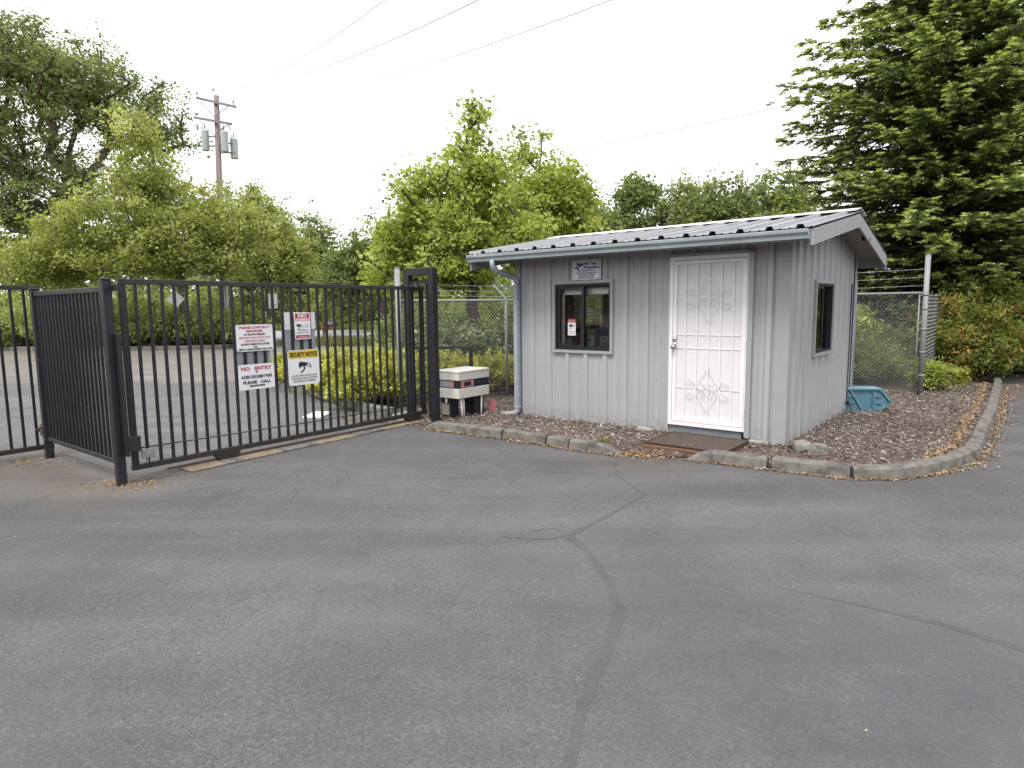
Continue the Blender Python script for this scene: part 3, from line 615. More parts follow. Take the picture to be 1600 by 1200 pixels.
wall_panels(mBk, -W, 0, -.185, lambda x: roofz(D) - .06, [])
wall_panels(mLf, 0, D, .26, lambda y: roofz(y) - .05, [(1.28, 2.22, 1.27, 1.93)])
# core walls with brown inside
def core(mapf, a0, a1, top, ops, name='inner_wall'):
    xs_ = sorted({a0, a1, *[e for o in ops for e in o[:2]]}); mb = MB()
    for i in range(len(xs_) - 1):
        xa, xb = xs_[i], xs_[i + 1]; xm = (xa + xb) / 2; iv = [(0.02, top)]
        for (oa, ob, z0_, z1_) in ops:
            if oa < xm < ob: iv = [(lo, hi) for lo, hi in ((.02, z0_), (z1_, top)) if hi > lo + .01]
        for lo, hi in iv:
            c8 = [mapf(x, h, z) for z in (lo, hi) for x, h in ((xa, -.016), (xb, -.016), (xb, -.09), (xa, -.09))]
            mb.add(c8, [(0, 3, 2, 1), (4, 5, 6, 7), (0, 1, 5, 4), (1, 2, 6, 5), (2, 3, 7, 6), (3, 0, 4, 7)])
    mb.build(name, mBrownWall, hut)
core(mF, -W + .1, -.1, 2.32, [(DX0, DX1, 0.03, DZ1), (WX0, WX1, WZ0, WZ1)]); core(mS, 0.01, D - .01, 2.3, [(SY0, SY1, SZ0, SZ1)])
core(mBk, -W + .1, -.1, 2.25, []); core(mLf, 0.01, D - .01, 2.3, [(1.28, 2.22, 1.27, 1.93)])
mb = MB(); mb.box(-W + .02, -.02, .02, D - .02, -.01, .02); mb.build('floor', mConcPale, hut)
mb = MB(); mb.box(-W + .1, -.1, .1, D - .1, 2.26, 2.28); mb.build('ceiling', mCream, hut)
# corner trim
for (x0, x1, y0, y1) in ((-.11, .042, -.043, -.040), (.041, .044, -.04, .075), (-W - .042, -W + .05, -.043, -.040), (-W - .044, -W - .041, -.04, .08), (.041, .044, D - .06, D + .04)):
    mb = MB(); mb.box(x0, x1, y0, y1, .0, roofz(max(0, y0)) - .07); mb.build('corner_trim', mTrim, hut)
# screws
mb = MB(); rg = random.Random(5)
for x in np.arange(-W + .1, -.05, .1525):
    for z in (.12, .62 + .25 * rg.random(), 1.25 + .1 * rg.random(), 2.1):
        if (DX0 - .06 < x < DX1 + .06) or (WX0 - .08 < x < WX1 + .08 and z > .9) or rg.random() < .55: continue
        mb.disc((x, -.012, z), (0, -1, 0), .006, .004 + .028 * (abs((x + .185) / .305 - round((x + .185) / .305)) < .07), 6)
for y in np.arange(.1, D - .05, .1525):
    for z in (.85, 1.55, 2.14):
        if (SY0 - .05 < y < SY1 + .05 and .9 < z < 1.95) or rg.random() < .25: continue
        mb.disc((.012, y, z), (1, 0, 0), .006, .004 + .028 * (abs((y - .26) / .305 - round((y - .26) / .305)) < .07), 6)
mb.build('screw_heads', mScrew, hut, 'stuff')
# base blocks
for x0, x1 in ((-1.8, -1.58), (-.35, -.14)):
    mb = MB(); mb.box(x0, x1, -.09, -.045, .0, .045); mb.build('base_block', mConcPale, hut, bevel=.006)
# roof sheets
def roof_sheet(y0, y1, x0, x1, lap):
    pts = prof_pts(x0, x1, -.185 + .13, h=.036); mb = MB()
    for i in range(len(pts) - 1):
        (xa, ha), (xb, hb) = pts[i], pts[i + 1]; ha += lap; hb += lap
        z = lambda y, h: roofz(y) + h + .02
        q_ = [(xa, y0, z(y0, ha)), (xb, y0, z(y0, hb)), (xb, y1, z(y1, hb)), (xa, y1, z(y1, ha))]
        q2 = [(a, b_, c - .003) for a, b_, c in q_]
        mb.add(q_ + q2, [(0, 1, 2, 3), (7, 6, 5, 4), (0, 4, 5, 1)])
    return mb.build('roof_panel', mRoof, hut)
x0 = -W - RL; i = 0
while x0 < RR_ - .02:
    x1 = min(x0 + .915, RR_); roof_sheet(-RO - .03, RY - .002, x0, x1, .0015 * (i % 2)); roof_sheet(RY + .002, D + RB + .03, x0, x1, .0015 * (i % 2)); x0 = x1; i += 1
mb = MB()
for sgn, sl in ((-1, slF), (1, slB)):
    e_ = .30; zc = ZR + .072
    mb.add([(-W - RL + .02, RY, zc), (RR_ + .01, RY, zc), (RR_ + .01, RY + sgn * e_, zc - e_ * sl - .008), (-W - RL + .02, RY + sgn * e_, zc - e_ * sl - .008),
            (-W - RL + .02, RY, zc - .003), (RR_ + .01, RY, zc - .003), (RR_ + .01, RY + sgn * e_, zc - e_ * sl - .014), (-W - RL + .02, RY + sgn * e_, zc - e_ * sl - .014)],
           [(0, 1, 2, 3) if sgn > 0 else (3, 2, 1, 0), (7, 6, 5, 4), (3, 2, 6, 7), (1, 5, 6, 2)])
mb.build('ridge_cap', mRidge, hut)
# roof deck / soffit, barge boards, fascias
for (ya, yb) in ((-RO + .02, RY), (RY, D + RB - .02)):
    mb = MB(); za, zb = roofz(ya) - .008, roofz(yb) - .008
    xx0, xx1 = -W - RL + .03, RR_ - .03
    mb.add([(xx0, ya, za - .03), (xx1, ya, za - .03), (xx1, yb, zb - .03), (xx0, yb, zb - .03), (xx0, ya, za), (xx1, ya, za), (xx1, yb, zb), (xx0, yb, zb)],
           [(0, 3, 2, 1), (4, 5, 6, 7), (0, 1, 5, 4), (1, 2, 6, 5), (2, 3, 7, 6), (3, 0, 4, 7)]); mb.build('soffit', mSoffit, hut)
for xs_ in ((RR_ - .028, RR_ - .002), (-W - RL + .002, -W - RL + .028)):
    for ya, yb in ((-RO, RY), (RY + .002, D + RB)):
        mb = MB(); za, zb = roofz(ya) - .004, roofz(yb) - .004; dd = .165 if xs_[0] > 0 else .215
        mb.add([(x, y, z) for x in xs_ for y, z in ((ya, za - dd), (yb, zb - dd), (yb, zb), (ya, za))],
               [(0, 1, 2, 3), (7, 6, 5, 4), (0, 4, 5, 1), (1, 5, 6, 2), (2, 6, 7, 3), (3, 7, 4, 0)]); mb.build('barge_board', mTrim, hut, bevel=.003)
mb = MB(); mb.box(-W - RL + .03, RR_ - .03, -RO - .004, -RO + .018, ZF - .115, ZF - .005); mb.build('fascia', mTrim, hut)
mb = MB(); mb.box(-W - RL + .03, RR_ - .03, D + RB - .018, D + RB + .004, ZBk - .17, ZBk - .005); mb.build('fascia', mTrim, hut)
mb = MB(); mb.box(RR_ - .05, RR_ + .004, D + RB - .02, D + RB + .02, ZBk - .2, ZBk - .16); mb.build('trim_end', mTrim, hut)
# gutters (open trough)
def gutter(y, z, sgn):
    g = [(0, 0), (-.06, -.085 + .085), (-.06, 0), (0, 0)]
    pr = [(0, .0), (0, -.09), (-.058, -.09), (-.062, -.055), (-.088, -.03), (-.092, 0), (-.08, .006), (-.08, 0), (-.083, -.026), (-.058, -.05), (-.054, -.084), (-.006, -.084), (-.006, 0)]
    mb = MB(); mb.prism([(y + sgn * -a * -1 if sgn < 0 else y - a, z + b_) for a, b_ in pr] if sgn > 0 else [(y + a, z + b_) for a, b_ in pr], 'x', -W - RL + .01, RR_ - .035)
    go = mb.build('gutter', mGutter, hut)
    for x in (-W - RL + .012, RR_ - .037):
        mb = MB(); mb.prism([(y + (-a if sgn > 0 else a), z + b_ - .001) for a, b_ in pr[:6]], 'x', x - .003, x + .003); mb.build('gutter_end', mGutter, go)
    for x in (-3.5, -2.45, -1.3):
        mb = MB(); mb.prism([(y + ((-a * 1.03) if sgn > 0 else a * 1.03), z + b_ * 1.03) for a, b_ in pr[1:6]] , 'x', x, x + .012); mb.build('gutter_joint', mGutter, go)
gutter(-RO - .006, ZF - .012, -1); gutter(D + RB + .006, ZBk - .012, 1)
# downspout
mb = MB(); mb.tube([(-3.83, -RO - .05, 2.28), (-3.83, -RO - .05, 2.21), (-3.83, -RO - .03, 2.16), (-3.825, -RO + .03, 2.125), (-3.79, -.2, 2.06), (-3.78, -.125, 2.035), (-3.775, -.1, 2.0), (-3.775, -.095, 1.93)], .038, 14); mb.build('downspout', mGutter, hut)
mb = MB(); mb.box(-3.818, -3.732, -.135, -.06, .10, 1.95); mb.build('downspout', mGutter, hut, bevel=.012, seg=2)
for z in (1.9, .12):
    mb = MB(); mb.box(-3.823, -3.727, -.14, -.055, z, z + .035); mb.build('pipe_strap', mTrim, hut, bevel=.012)
mb = MB(); mb.tube([(-3.775, -.095, .13), (-3.775, -.1, .07), (-3.80, -.14, .045), (-3.9, -.2, .03), (-3.98, -.25, .03)], [.04, .045, .045, .04, .035], 10); mb.build('pipe_shoe', mGalv, hut)
mb = MB(); mb.tube([(-.15, D + RB + .05, 2.24), (-.1, D + RB, 2.15), (.0, D + .1, 2.0), (.02, D + .08, 1.9), (.02, D + .08, .1)], .035, 10); mb.build('downspout', mGutter, hut)
# cable down the side wall rear
mb = MB(); mb.tube([(.052, 2.98, 1.9), (.052, 2.98, .16), (.10, 2.97, .10), (.16, 2.9, .03)], .008, 6); mb.build('cable', mBlack, hut)
mb = MB(); mb.box(.05, .085, 2.94, 3.02, .13, .17); mb.build('cable_clip', mBlack, hut)
# eave lamp
mb = MB(); mb.box(.30, .34, 2.16, 2.30, 2.44, 2.56); lamp = mb.build('eave_lamp', mBlack, hut, bevel=.008)
mb = MB(); mb.tube([(.33, 2.2, 2.47), (.37, 2.18, 2.45), (.385, 2.17, 2.44)], [.02, .032, .034], 12); mb.build('lamp_lens', mGlass, lamp)
# front window
win = bpy.data.objects.new('window', None); col.objects.link(win); win.parent = hut
def frame_parts(par, mapf, a0, a1, z0, z1, wd, h0, h1, mat, name='frame'):
    for (xa, xb, za, zb) in ((a0, a1, z1 - wd, z1), (a0, a1, z0, z0 + wd), (a0, a0 + wd, z0 + wd, z1 - wd), (a1 - wd, a1, z0 + wd, z1 - wd)):
        mb = MB(); c8 = [mapf(x, h, z) for z in (za, zb) for x, h in ((xa, h0), (xb, h0), (xb, h1), (xa, h1))]
        mb.add(c8, [(0, 1, 2, 3), (7, 6, 5, 4), (0, 4, 5, 1), (1, 5, 6, 2), (2, 6, 7, 3), (3, 7, 4, 0)]); mb.build(name, mat, par)
def slab(par, mapf, a0, a1, z0, z1, h0, h1, mat, name):
    mb = MB(); c8 = [mapf(x, h, z) for z in (z0, z1) for x, h in ((a0, h0), (a1, h0), (a1, h1), (a0, h1))]
    mb.add(c8, [(0, 1, 2, 3), (7, 6, 5, 4), (0, 4, 5, 1), (1, 5, 6, 2), (2, 6, 7, 3), (3, 7, 4, 0)]); return mb.build(name, mat, par)
frame_parts(win, mF, -3.165, -2.195, .975, 1.965, .04, -.014, .045, mTrim, 'outer_frame')
frame_parts(win, mF, -3.125, -2.235, 1.015, 1.925, .03, -.05, .028, mBlack, 'window_frame')
frame_parts(win, mF, -3.095, -2.66, 1.045, 1.895, .038, -.02, .012, mBlack, 'sash')
frame_parts(win, mF, -2.69, -2.265, 1.045, 1.895, .022, -.048, -.022, mBlack, 'sash')
slab(win, mF, -3.057, -2.698, 1.083, 1.857, -.006, -.002, mGlass, 'pane'); slab(win, mF, -2.668, -2.287, 1.067, 1.873, -.036, -.032, mGlass, 'pane')
slab(win, mF, -3.06, -2.24, 1.78, 1.87, -.12, -.095, mCream, 'blind_head'); slab(win, mF, -3.09, -3.05, 1.04, 1.8, -.11, -.095, mCream, 'reveal')
slab(win, mF, -2.64, -2.62, 1.75, 1.87, -.022, -.012, mBlack, 'latch')
# side window
sw = bpy.data.objects.new('window', None); col.objects.link(sw); sw.parent = hut
frame_parts(sw, mS, 1.005, 1.94, .955, 1.91, .04, -.014, .045, mTrim, 'outer_frame'); frame_parts(sw, mS, 1.045, 1.90, .995, 1.87, .03, -.05, .028, mBlack, 'window_frame')
frame_parts(sw, mS, 1.075, 1.49, 1.025, 1.84, .03, -.02, .012, mBlack, 'sash')
slab(sw, mS, 1.105, 1.46, 1.055, 1.81, -.006, -.002, mGlass, 'pane'); slab(sw, mS, 1.49, 1.87, 1.03, 1.835, -.036, -.032, mGlass, 'pane')
mb = MB()
for i in range(18):
    z = 1.05 + i * .045; mb.add([mS(1.07, -.13, z), mS(1.87, -.13, z), mS(1.87, -.10, z - .018), mS(1.07, -.10, z - .018)], [(0, 1, 2, 3)])
mb.build('blind_slats', mBlind, sw, 'stuff')
# left wall window
rw = bpy.data.objects.new('window', None); col.objects.link(rw); rw.parent = hut
frame_parts(rw, mLf, 1.28, 2.22, 1.27, 1.93, .04, -.10, .03, mCream, 'window_frame'); slab(rw, mLf, 1.32, 2.18, 1.31, 1.89, -.03, -.026, mGlass, 'pane')
slab(rw, mLf, 1.22, 2.28, 1.20, 1.265, -.17, -.09, mRedWood, 'window_sill')
mb = MB()
for i in range(15):
    z = 1.32 + i * .04; mb.add([mLf(1.5, -.145, z), mLf(2.2, -.145, z), mLf(2.2, -.118, z + .026), mLf(1.5, -.118, z + .026)], [(0, 1, 2, 3)])
mb.build('blind_slats', mBlind, rw, 'stuff')
# security door
door = bpy.data.objects.new('security_door', None); col.objects.link(door); door.parent = hut
frame_parts(door, mF, DX0 + .002, DX1 - .002, .125, 2.203, .045, -.014, .05, mWhite, 'door_frame')
X0, X1 = DX0 + .05, DX1 - .05
slab(door, mF, DX1 - .028, DX1 + .03, .06, 2.235, -.01, .062, mTrim, 'door_jamb'); slab(door, mF, DX0 - .01, DX1 + .03, 2.207, 2.235, -.01, .062, mTrim, 'door_head')
slab(door, mF, X0, X1, .172, 2.155, .002, .012, mScreen, 'screen')
frame_parts(door, mF, X0 + .002, X1 - .002, .175, 2.150, .042, .013, .045, mWhite, 'door_leaf_frame')
ix0, ix1 = X0 + .044, X1 - .044; iz0, iz1 = .219, 2.108
bw = .0075
barx = [ix0 + (ix1 - ix0) * (i + .75) / 5.5 for i in range(5)]
for x in barx: slab(door, mF, x - bw, x + bw, iz0, iz1, .02, .036, mWhite, 'bar')
for z in (.60, 1.09, 1.255, 1.69): slab(door, mF, ix0, ix1, z - .006, z + .006, .014, .0195, mWhite, 'cross_bar')
cx = barx[2]
def strip(pts, name, w=.0042):
    mb = MB(); mb.tube([(x, -.012 - .041, z) for x, z in pts], w, 6); mb.build(name, mWhite, door)
def spiral(cx_, cz_, r, a0, turns, dirn):
    return [(cx_ + r * (1 - .75 * i / 22) * math.cos(a0 + dirn * turns * 2 * math.pi * i / 22), cz_ + r * (1 - .75 * i / 22) * math.sin(a0 + dirn * turns * 2 * math.pi * i / 22)) for i in range(23)]
for zc in (1.69, .60):
    for sx in (-1, 1):
        for sz in (-1, 1):
            # diamond side that runs from the point out to the widest place, back in and curls into a scroll
            pts = [(cx + sx * .045, zc + sz * .285), (cx + sx * .03, zc + sz * .26), (cx + sx * .012, zc + sz * .262), (cx + sx * .006, zc + sz * .272)][::-1]
            strip([(cx + sx * .03, zc + sz * .283), (cx + sx * .036, zc + sz * .272), (cx + sx * .024, zc + sz * .26), (cx + sx * .01, zc + sz * .25), (cx + sx * .07, zc + sz * .15), (cx + sx * .118, zc + sz * .075),
                   (cx + sx * .128, zc + sz * .045), (cx + sx * .115, zc + sz * .018), (cx + sx * .07, zc + sz * .006), (cx + sx * .02, zc + sz * .02), (cx + sx * .012, zc + sz * .055), (cx + sx * .03, zc + sz * .085), (cx + sx * .06, zc + sz * .088),
                   (cx + sx * .075, zc + sz * .066), (cx + sx * .06, zc + sz * .048), (cx + sx * .045, zc + sz * .058)], 'scroll')
            bx = cx + sx * (barx[3] - barx[2])
            strip([(bx + sx * .01, zc + sz * .008), (bx + sx * .01, zc + sz * .06), (bx + sx * .03, zc + sz * .1), (bx + sx * .07, zc + sz * .118), (bx + sx * .108, zc + sz * .095), (bx + sx * .112, zc + sz * .06), (bx + sx * .085, zc + sz * .04), (bx + sx * .06, zc + sz * .055), (bx + sx * .068, zc + sz * .075)], 'scroll')
kx = X0 + .025
mb = MB(); mb.tube([(kx, -.056, 1.105), (kx, -.066, 1.105), (kx, -.075, 1.105), (kx, -.095, 1.105), (kx, -.115, 1.105), (kx, -.122, 1.105)], [.032, .03, .012, .02, .029, .018], 18); mb.build('door_knob', mChrome, door)
mb = MB(); mb.tube([(kx, -.056, 1.20), (kx, -.07, 1.20), (kx, -.078, 1.20)], [.03, .027, .018], 18); mb.build('deadbolt', mChrome, door)
for z in (.35, 1.15, 1.95): slab(door, mF, DX1 - .045, DX1 - .035, z - .05, z + .05, .05, .06, mWhite, 'hinge')
slab(hut, mF, DX0 + .004, DX1 - .07, .012, .118, -.014, .02, mSillW, 'door_sill')
mb = MB(); mb.box(DX0 + .03, DX1 - .03, .06, .09, .13, 2.1); mb.build('inner_door', mWhite, hut)

# sign above the window
def hp(a, h, z): q_ = HC + hx * a - hn * (h + .012); return (q_[0], q_[1], z)
ps = thing('protection_sign', hp(-2.61, .034, 2.11), ang, 'white sign with blue camera above the hut front window', 'sign')
board(ps, 'board', -.228, .228, -.135, .135, mSign, .012, 0, .006)
mb = MB()
for (xa, xb, za, zb) in ((-.21, .21, .117, .121), (-.21, .21, -.121, -.117), (-.21, -.206, -.117, .117), (.206, .21, -.117, .117)): mb.add([(xa, -.0015, za), (xb, -.0015, za), (xb, -.0015, zb), (xa, -.0015, zb)], [(0, 1, 2, 3)])
mb.build('border', mBlackInk, ps)
flat(ps, 'camera_symbol', [[(-.17, .095), (-.06, .085), (-.05, .05), (-.1, .04), (-.15, .055)][::-1], [(-.19, .025), (-.155, .05), (-.14, .02), (-.18, .01)][::-1], [(-.14, .045), (-.11, .04), (-.12, .0), (-.15, .01)][::-1], [(-.06, .085), (-.03, .09), (-.03, .07), (-.055, .065)][::-1]], mBlueInk)
text_part('For Your', ps, .075, .062, .052, mBlueInk, .19, bold=.003); text_part('Protection', ps, .08, .012, .052, mBlueInk, .24, bold=.003)
for s, z, mw in (('Video equipment in use', -.02, .29), ('to aid in the prosecution of', -.05, .33), ('any crimes committed', -.079, .27), ('against this facility', -.108, .24)): text_part(s, ps, 0, z, .027, mBlueInk, mw, bold=.0012)
st = thing('window_sticker', hp(-2.862, .004, 1.33), ang, 'small notice sticker with red top inside the hut window', 'sticker')
board(st, 'board', -.065, .065, -.115, .115, mSign, .004, -.002, 0)
flat(st, 'header', [[(-.065, .115), (.065, .115), (.065, .065), (-.065, .065)][::-1]], mRedInk, -.004)
text_part('NOTICE', st, 0, .077, .034, mSign, .1, y=-.005); cctv_logo(st, 0, .01, .085, y=-.004)
for z in (-.06, -.075, -.09): text_part('VIDEO SURVEILLANCE', st, 0, z, .012, mGreyInk, .11, y=-.004)
# things inside the hut
dk = thing('desk', (*(HC + hx * -2.7 + hn * .55), .02), ang, 'brown desk inside the hut below the front window', 'desk')
mb = MB(); mb.box(-.75, .75, -.35, .35, .72, .75); mb.build('desk_top', mRedWood, dk)
for x, y in ((-.7, -.3), (.7, -.3), (-.7, .3), (.7, .3)): mb = MB(); mb.box(x - .03, x + .03, y - .03, y + .03, 0, .72); mb.build('leg', mRedWood, dk)
pb = thing('paper_box', (*(HC + hx * -3.2 + hn * .3), .77), ang, 'cream paper box standing inside the window at lower left', 'box')
mb = MB(); mb.box(-.1, .1, -.06, .06, 0, .5); mb.v = [(x, y, z * .72) for x, y, z in mb.v]; mb.build('body', mCream, pb, bevel=.004)
mb = MB(); mb.box(-.105, .105, -.065, .065, .36, .385); mb.build('lid', mCream, pb, bevel=.004)
mn = thing('monitor', (*(HC + hx * -2.88 + hn * .72), .77), ang + .3, 'black computer monitor on the desk seen through the glass', 'monitor')
mb = MB(); mb.box(-.26, .26, -.02, .02, .16, .52); mb.build('screen', mBlack, mn, bevel=.006)
mb = MB(); mb.box(-.03, .03, -.01, .03, .02, .16); mb.build('stand', mBlack, mn); mb = MB(); mb.box(-.12, .12, -.09, .09, 0, .02); mb.build('base', mBlack, mn, bevel=.004)
cb = thing('small_carton', (*(HC + hx * -2.72 + hn * .42), .77), ang - .1, 'small white carton on the desk before the black monitor', 'carton')
mb = MB(); mb.box(-.07, .07, -.05, .05, 0, .26); mb.build('body', mPlasticW, cb, bevel=.004); mb = MB(); mb.box(-.04, .04, -.052, -.0505, .05, .15); mb.build('label_patch', mSignGrey, cb)

# door step with mat
sx_, sy_ = -.775, -.60
stp = thing('door_step', (*(HC + hx * sx_ + hn * sy_), 0), ang, 'low rust brown timber step before the white door', 'step')
mb = MB(); mb.box(-.45, .30, -.455, -.41, .0, .05); mb.build('edge_board', mRedWood, stp, bevel=.005)
mb = MB(); mb.box(-.46, .46, -.41, .38, .0, .045); mb.build('platform', mRedWood, stp)
dm = thing('door_mat', (*(HC + hx * sx_ + hn * sy_), .053), ang, 'worn dark brown rubber mat on the step at the door', 'mat')
mb = MB(); mb.box(-.47, .47, -.37, .385, -.008, .010); mb.build('pad', mMat, dm, bevel=.006)
mb = MB()
for xa, xb, ya, yb in ((-.475, .475, -.375, -.35), (-.475, .475, .362, .387), (-.475, -.45, -.35, .362), (.45, .475, -.35, .362)): mb.box(xa, xb, ya, yb, .0101, .018)
mb.build('rim', mMat, dm)

# ------------------------------------------------------------------ gate operator
ga = GR
op = thing('gate_operator', (-.766, 9.2, 0), ga, 'white gate motor box with navy band beside the black post', 'gate operator')
LX, LY = .70, .46
mb = MB(); mb.box(0, LX, 0, LY, .31, .455); mb.build('lower_case', mPlasticW, op, bevel=.006)
mb = MB(); mb.box(.006, LX - .006, .006, LY - .006, .452, .575); bd = mb.build('band', mNavy, op)
mb = MB(); mb.box(-.002, LX + .002, -.002, LY + .002, .572, .70); mb.build('cover', mPlasticW, op, bevel=.006)
mb = MB(); mb.box(-.008, LX + .008, -.008, LY + .008, .682, .712); mb.build('lid', mPlasticW, op, bevel=.008)
flat(bd, 'badge', [[(.06, .47), (.34, .47), (.34, .56), (.06, .56)]], mRedFade, .004); flat(bd, 'badge_centre', [[(.12, .485), (.28, .485), (.28, .545), (.12, .545)]], mBlackInk, .003)
mb = MB(); mb.add([(.004, .1, .47), (.004, .36, .47), (.004, .36, .56), (.004, .1, .56)], [(0, 3, 2, 1)]); mb.build('badge', mSignGrey, bd)
mb = MB(); mb.add([(.003, .1, .47), (.003, .17, .47), (.003, .17, .56), (.003, .1, .56)], [(0, 3, 2, 1)]); mb.build('badge_end', mRedFade, bd)
for (x0, x1, y0, y1) in ((.05, .22, .20, .40), (.42, .64, .06, .30)):
    mb = MB(); mb.box(x0, x1, y0, y1, 0, .31); mb.build('leg', mBlack, op, bevel=.006)
mb = MB(); mb.box(.08, .6, .3, .34, .22, .26); mb.build('brace', mGalv, op)
for x, y, dx in ((.09, .04, .02), (.17, .06, .0), (.55, .03, -.02)): mb = MB(); mb.tube([(x, y, .31), (x + dx, y - .005, .0)], .013, 8); mb.build('conduit', mWhite, op)
mb = MB(); mb.add([(.045, .23, .05), (.045, .38, .05), (.045, .38, .22), (.045, .23, .22)], [(0, 3, 2, 1)]); mb.build('rating_plate', mKraft, op)
mb = MB(); mb.box(-.003, .012, .24, .26, .24, .30); mb.build('tag', mWhite, op)
mb = MB(); mb.prism([(.0, 0), (.10, 0), (.10, .15), (.07, .2), (.03, .2), (0, .15)], 'y', -.01, .01)
o = mb.build('paddle', mPink, None); o.location = (-.36, 9.85, .02); o.rotation_euler = (0, 0, .2); tag(o, 'faded pink plastic bracket on the mulch beside the motor box', 'bracket')
gr = thing('guard_rail', (-.66, 10.42, 0), .15, 'low black pipe guard rail behind the gate motor box', 'rail')
mb = MB(); mb.box(-.03, .03, -.03, .03, 0, .96); mb.build('post', mBlack, gr, bevel=.004)
mb = MB(); mb.box(-.83, -.77, -.03, .03, 0, .96); mb.build('post', mBlack, gr, bevel=.004)
mb = MB(); mb.box(-.83, .03, -.03, .03, .961, 1.01); mb.build('rail', mBlackTop, gr, bevel=.004)

# ------------------------------------------------------------------ chain link fences
def chain_mesh(parent, x0, x1, z0, z1, d=.068, r=.003, lean=None):
    """woven diamond wires in the local xz plane"""
    V = []; F = []; n = int((z1 - z0) / (d / 2)); cols_ = int((x1 - x0) / d)
    for c in range(cols_ + 1):
        xc = x0 + c * d
        pts = []
        for i in range(n + 1):
            s_ = 1 if i % 2 else -1
            pts.append((xc + s_ * d * .54, .0035 * (1 if i % 2 else -1), z0 + i * (z1 - z0) / n))
        pts = np.array(pts)
        for i in range(n):
            p, q_ = pts[i], pts[i + 1]; dv = (q_ - p) / np.linalg.norm(q_ - p); a = np.array([0, 1., 0]); b_ = np.cross(dv, a)
            o = len(V)
            for base in (p, q_):
                for k_ in range(3): V.append(base + r * (a * math.cos(2.094 * k_) + b_ * math.sin(2.094 * k_)))
            F += [(o, o + 1, o + 4, o + 3), (o + 1, o + 2, o + 5, o + 4), (o + 2, o, o + 3, o + 5)]
    link('wire_mesh', npmesh('wire_mesh', V, F, mGalvWire), parent, 'stuff')
def barbed(parent, a, b_, r=.0028, seed=0):
    a, b_ = Vector(a), Vector(b_); L = (b_ - a).length; rg = random.Random(seed); mb = MB(); n = 14
    pt = lambda t_: a.lerp(b_, t_) - Vector((0, 0, .03 * 4 * t_ * (1 - t_)))
    mb.tube([pt(i / n) for i in range(n + 1)], r, 4)
    for i in range(int(L / .125)):
        p = pt((i + .5) * .125 / L); u_ = Vector((rg.uniform(-1, 1), rg.uniform(-1, 1), rg.uniform(-1, 1))).normalized() * .017
        mb.tube([p - u_, p + u_], .002, 3); u_ = Vector((u_.z, u_.x, u_.y)); mb.tube([p - u_, p + u_], .002, 3)
    mb.build('barbed_wire', mGalvWire, parent)
def pole(par, x, h, r=.03, name='post', arm=None):
    mb = MB(); mb.tube([(x, .05, -.02), (x, .05, h)], r, 12); mb.tube([(x, .05, h), (x, .05, h + .012)], [r * 1.15, r * .6], 12); p = mb.build(name, mGalv, par)
    if arm:
        mb = MB(); a0, a1 = Vector((x, .05, h)), Vector((x + arm[0], .05 + arm[1], h + arm[2])); mb.tube([a0, a1], .02, 4, square=True); mb.build('barb_arm', mGalv, par)
    return p
# left run: gate pole to behind the hut
la = math.atan2(1.2, 1.7); LL = 6.4
lf = thing('chain_link_fence', (-1.76, 10.28, 0), la, 'chain link fence with angled barbed wire arms left of the hut', 'fence')
pole(lf, 0, 2.25, .045)
for x in (2.08, 4.2, 6.3): pole(lf, x, 1.77, .028, arm=(-.12, .22, .25))
mb = MB(); mb.tube([(0.05, .05, 1.74), (LL, .05, 1.74)], .021, 10); mb.build('top_rail', mGalv, lf)
chain_mesh(lf, .08, LL, .03, 1.745)
for i, k_ in enumerate((.25, .6, .98)): barbed(lf, (0, .05 + .22 * k_, 1.77 + .25 * k_), (LL, .05 + .22 * k_, 1.77 + .25 * k_), seed=i)
# right run, parallel to the hut front
rf = thing('chain_link_fence', (7.15, 11.22, 0), ang + math.pi, 'chain link fence topped by three barbed wires right of the hut', 'fence')
pole(rf, 0, 2.43, .042); mb = MB(); mb.tube([(0.09, 0.05, .05), (.09, .05, 1.76)], .012, 6); mb.build('tension_bar', mGalv, rf)
for z in (.35, .75, 1.15, 1.5, 1.74): mb = MB(); mb.disc((0, .05, z), (0, 0, 1), .05, .03, 12); mb.build('band_clamp', mGalv, rf)
for x in (2.3, 4.48): pole(rf, x, 2.3, .03)
mb = MB(); mb.tube([(0.04, .05, 1.785), (4.5, .05, 1.785)], .021, 10); mb.build('top_rail', mGalv, rf)
chain_mesh(rf, .1, 4.48, .04, 1.79)
for i, z in enumerate((1.91, 2.05, 2.19)): barbed(rf, (0, .05, z), (4.5, .05, z), seed=i + 5)
wf = thing('chain_link_fence', (7.2, 11.3, 0), ang + math.pi / 2 + .02, 'chain link fence wing running back behind the tall grey post', 'fence')
for x in (2.4, 4.8): pole(wf, x, 1.78, .028)
mb = MB(); mb.tube([(0, .05, 1.74), (4.8, .05, 1.74)], .021, 10); mb.build('top_rail', mGalv, wf)
chain_mesh(wf, .06, 4.8, .03, 1.745)

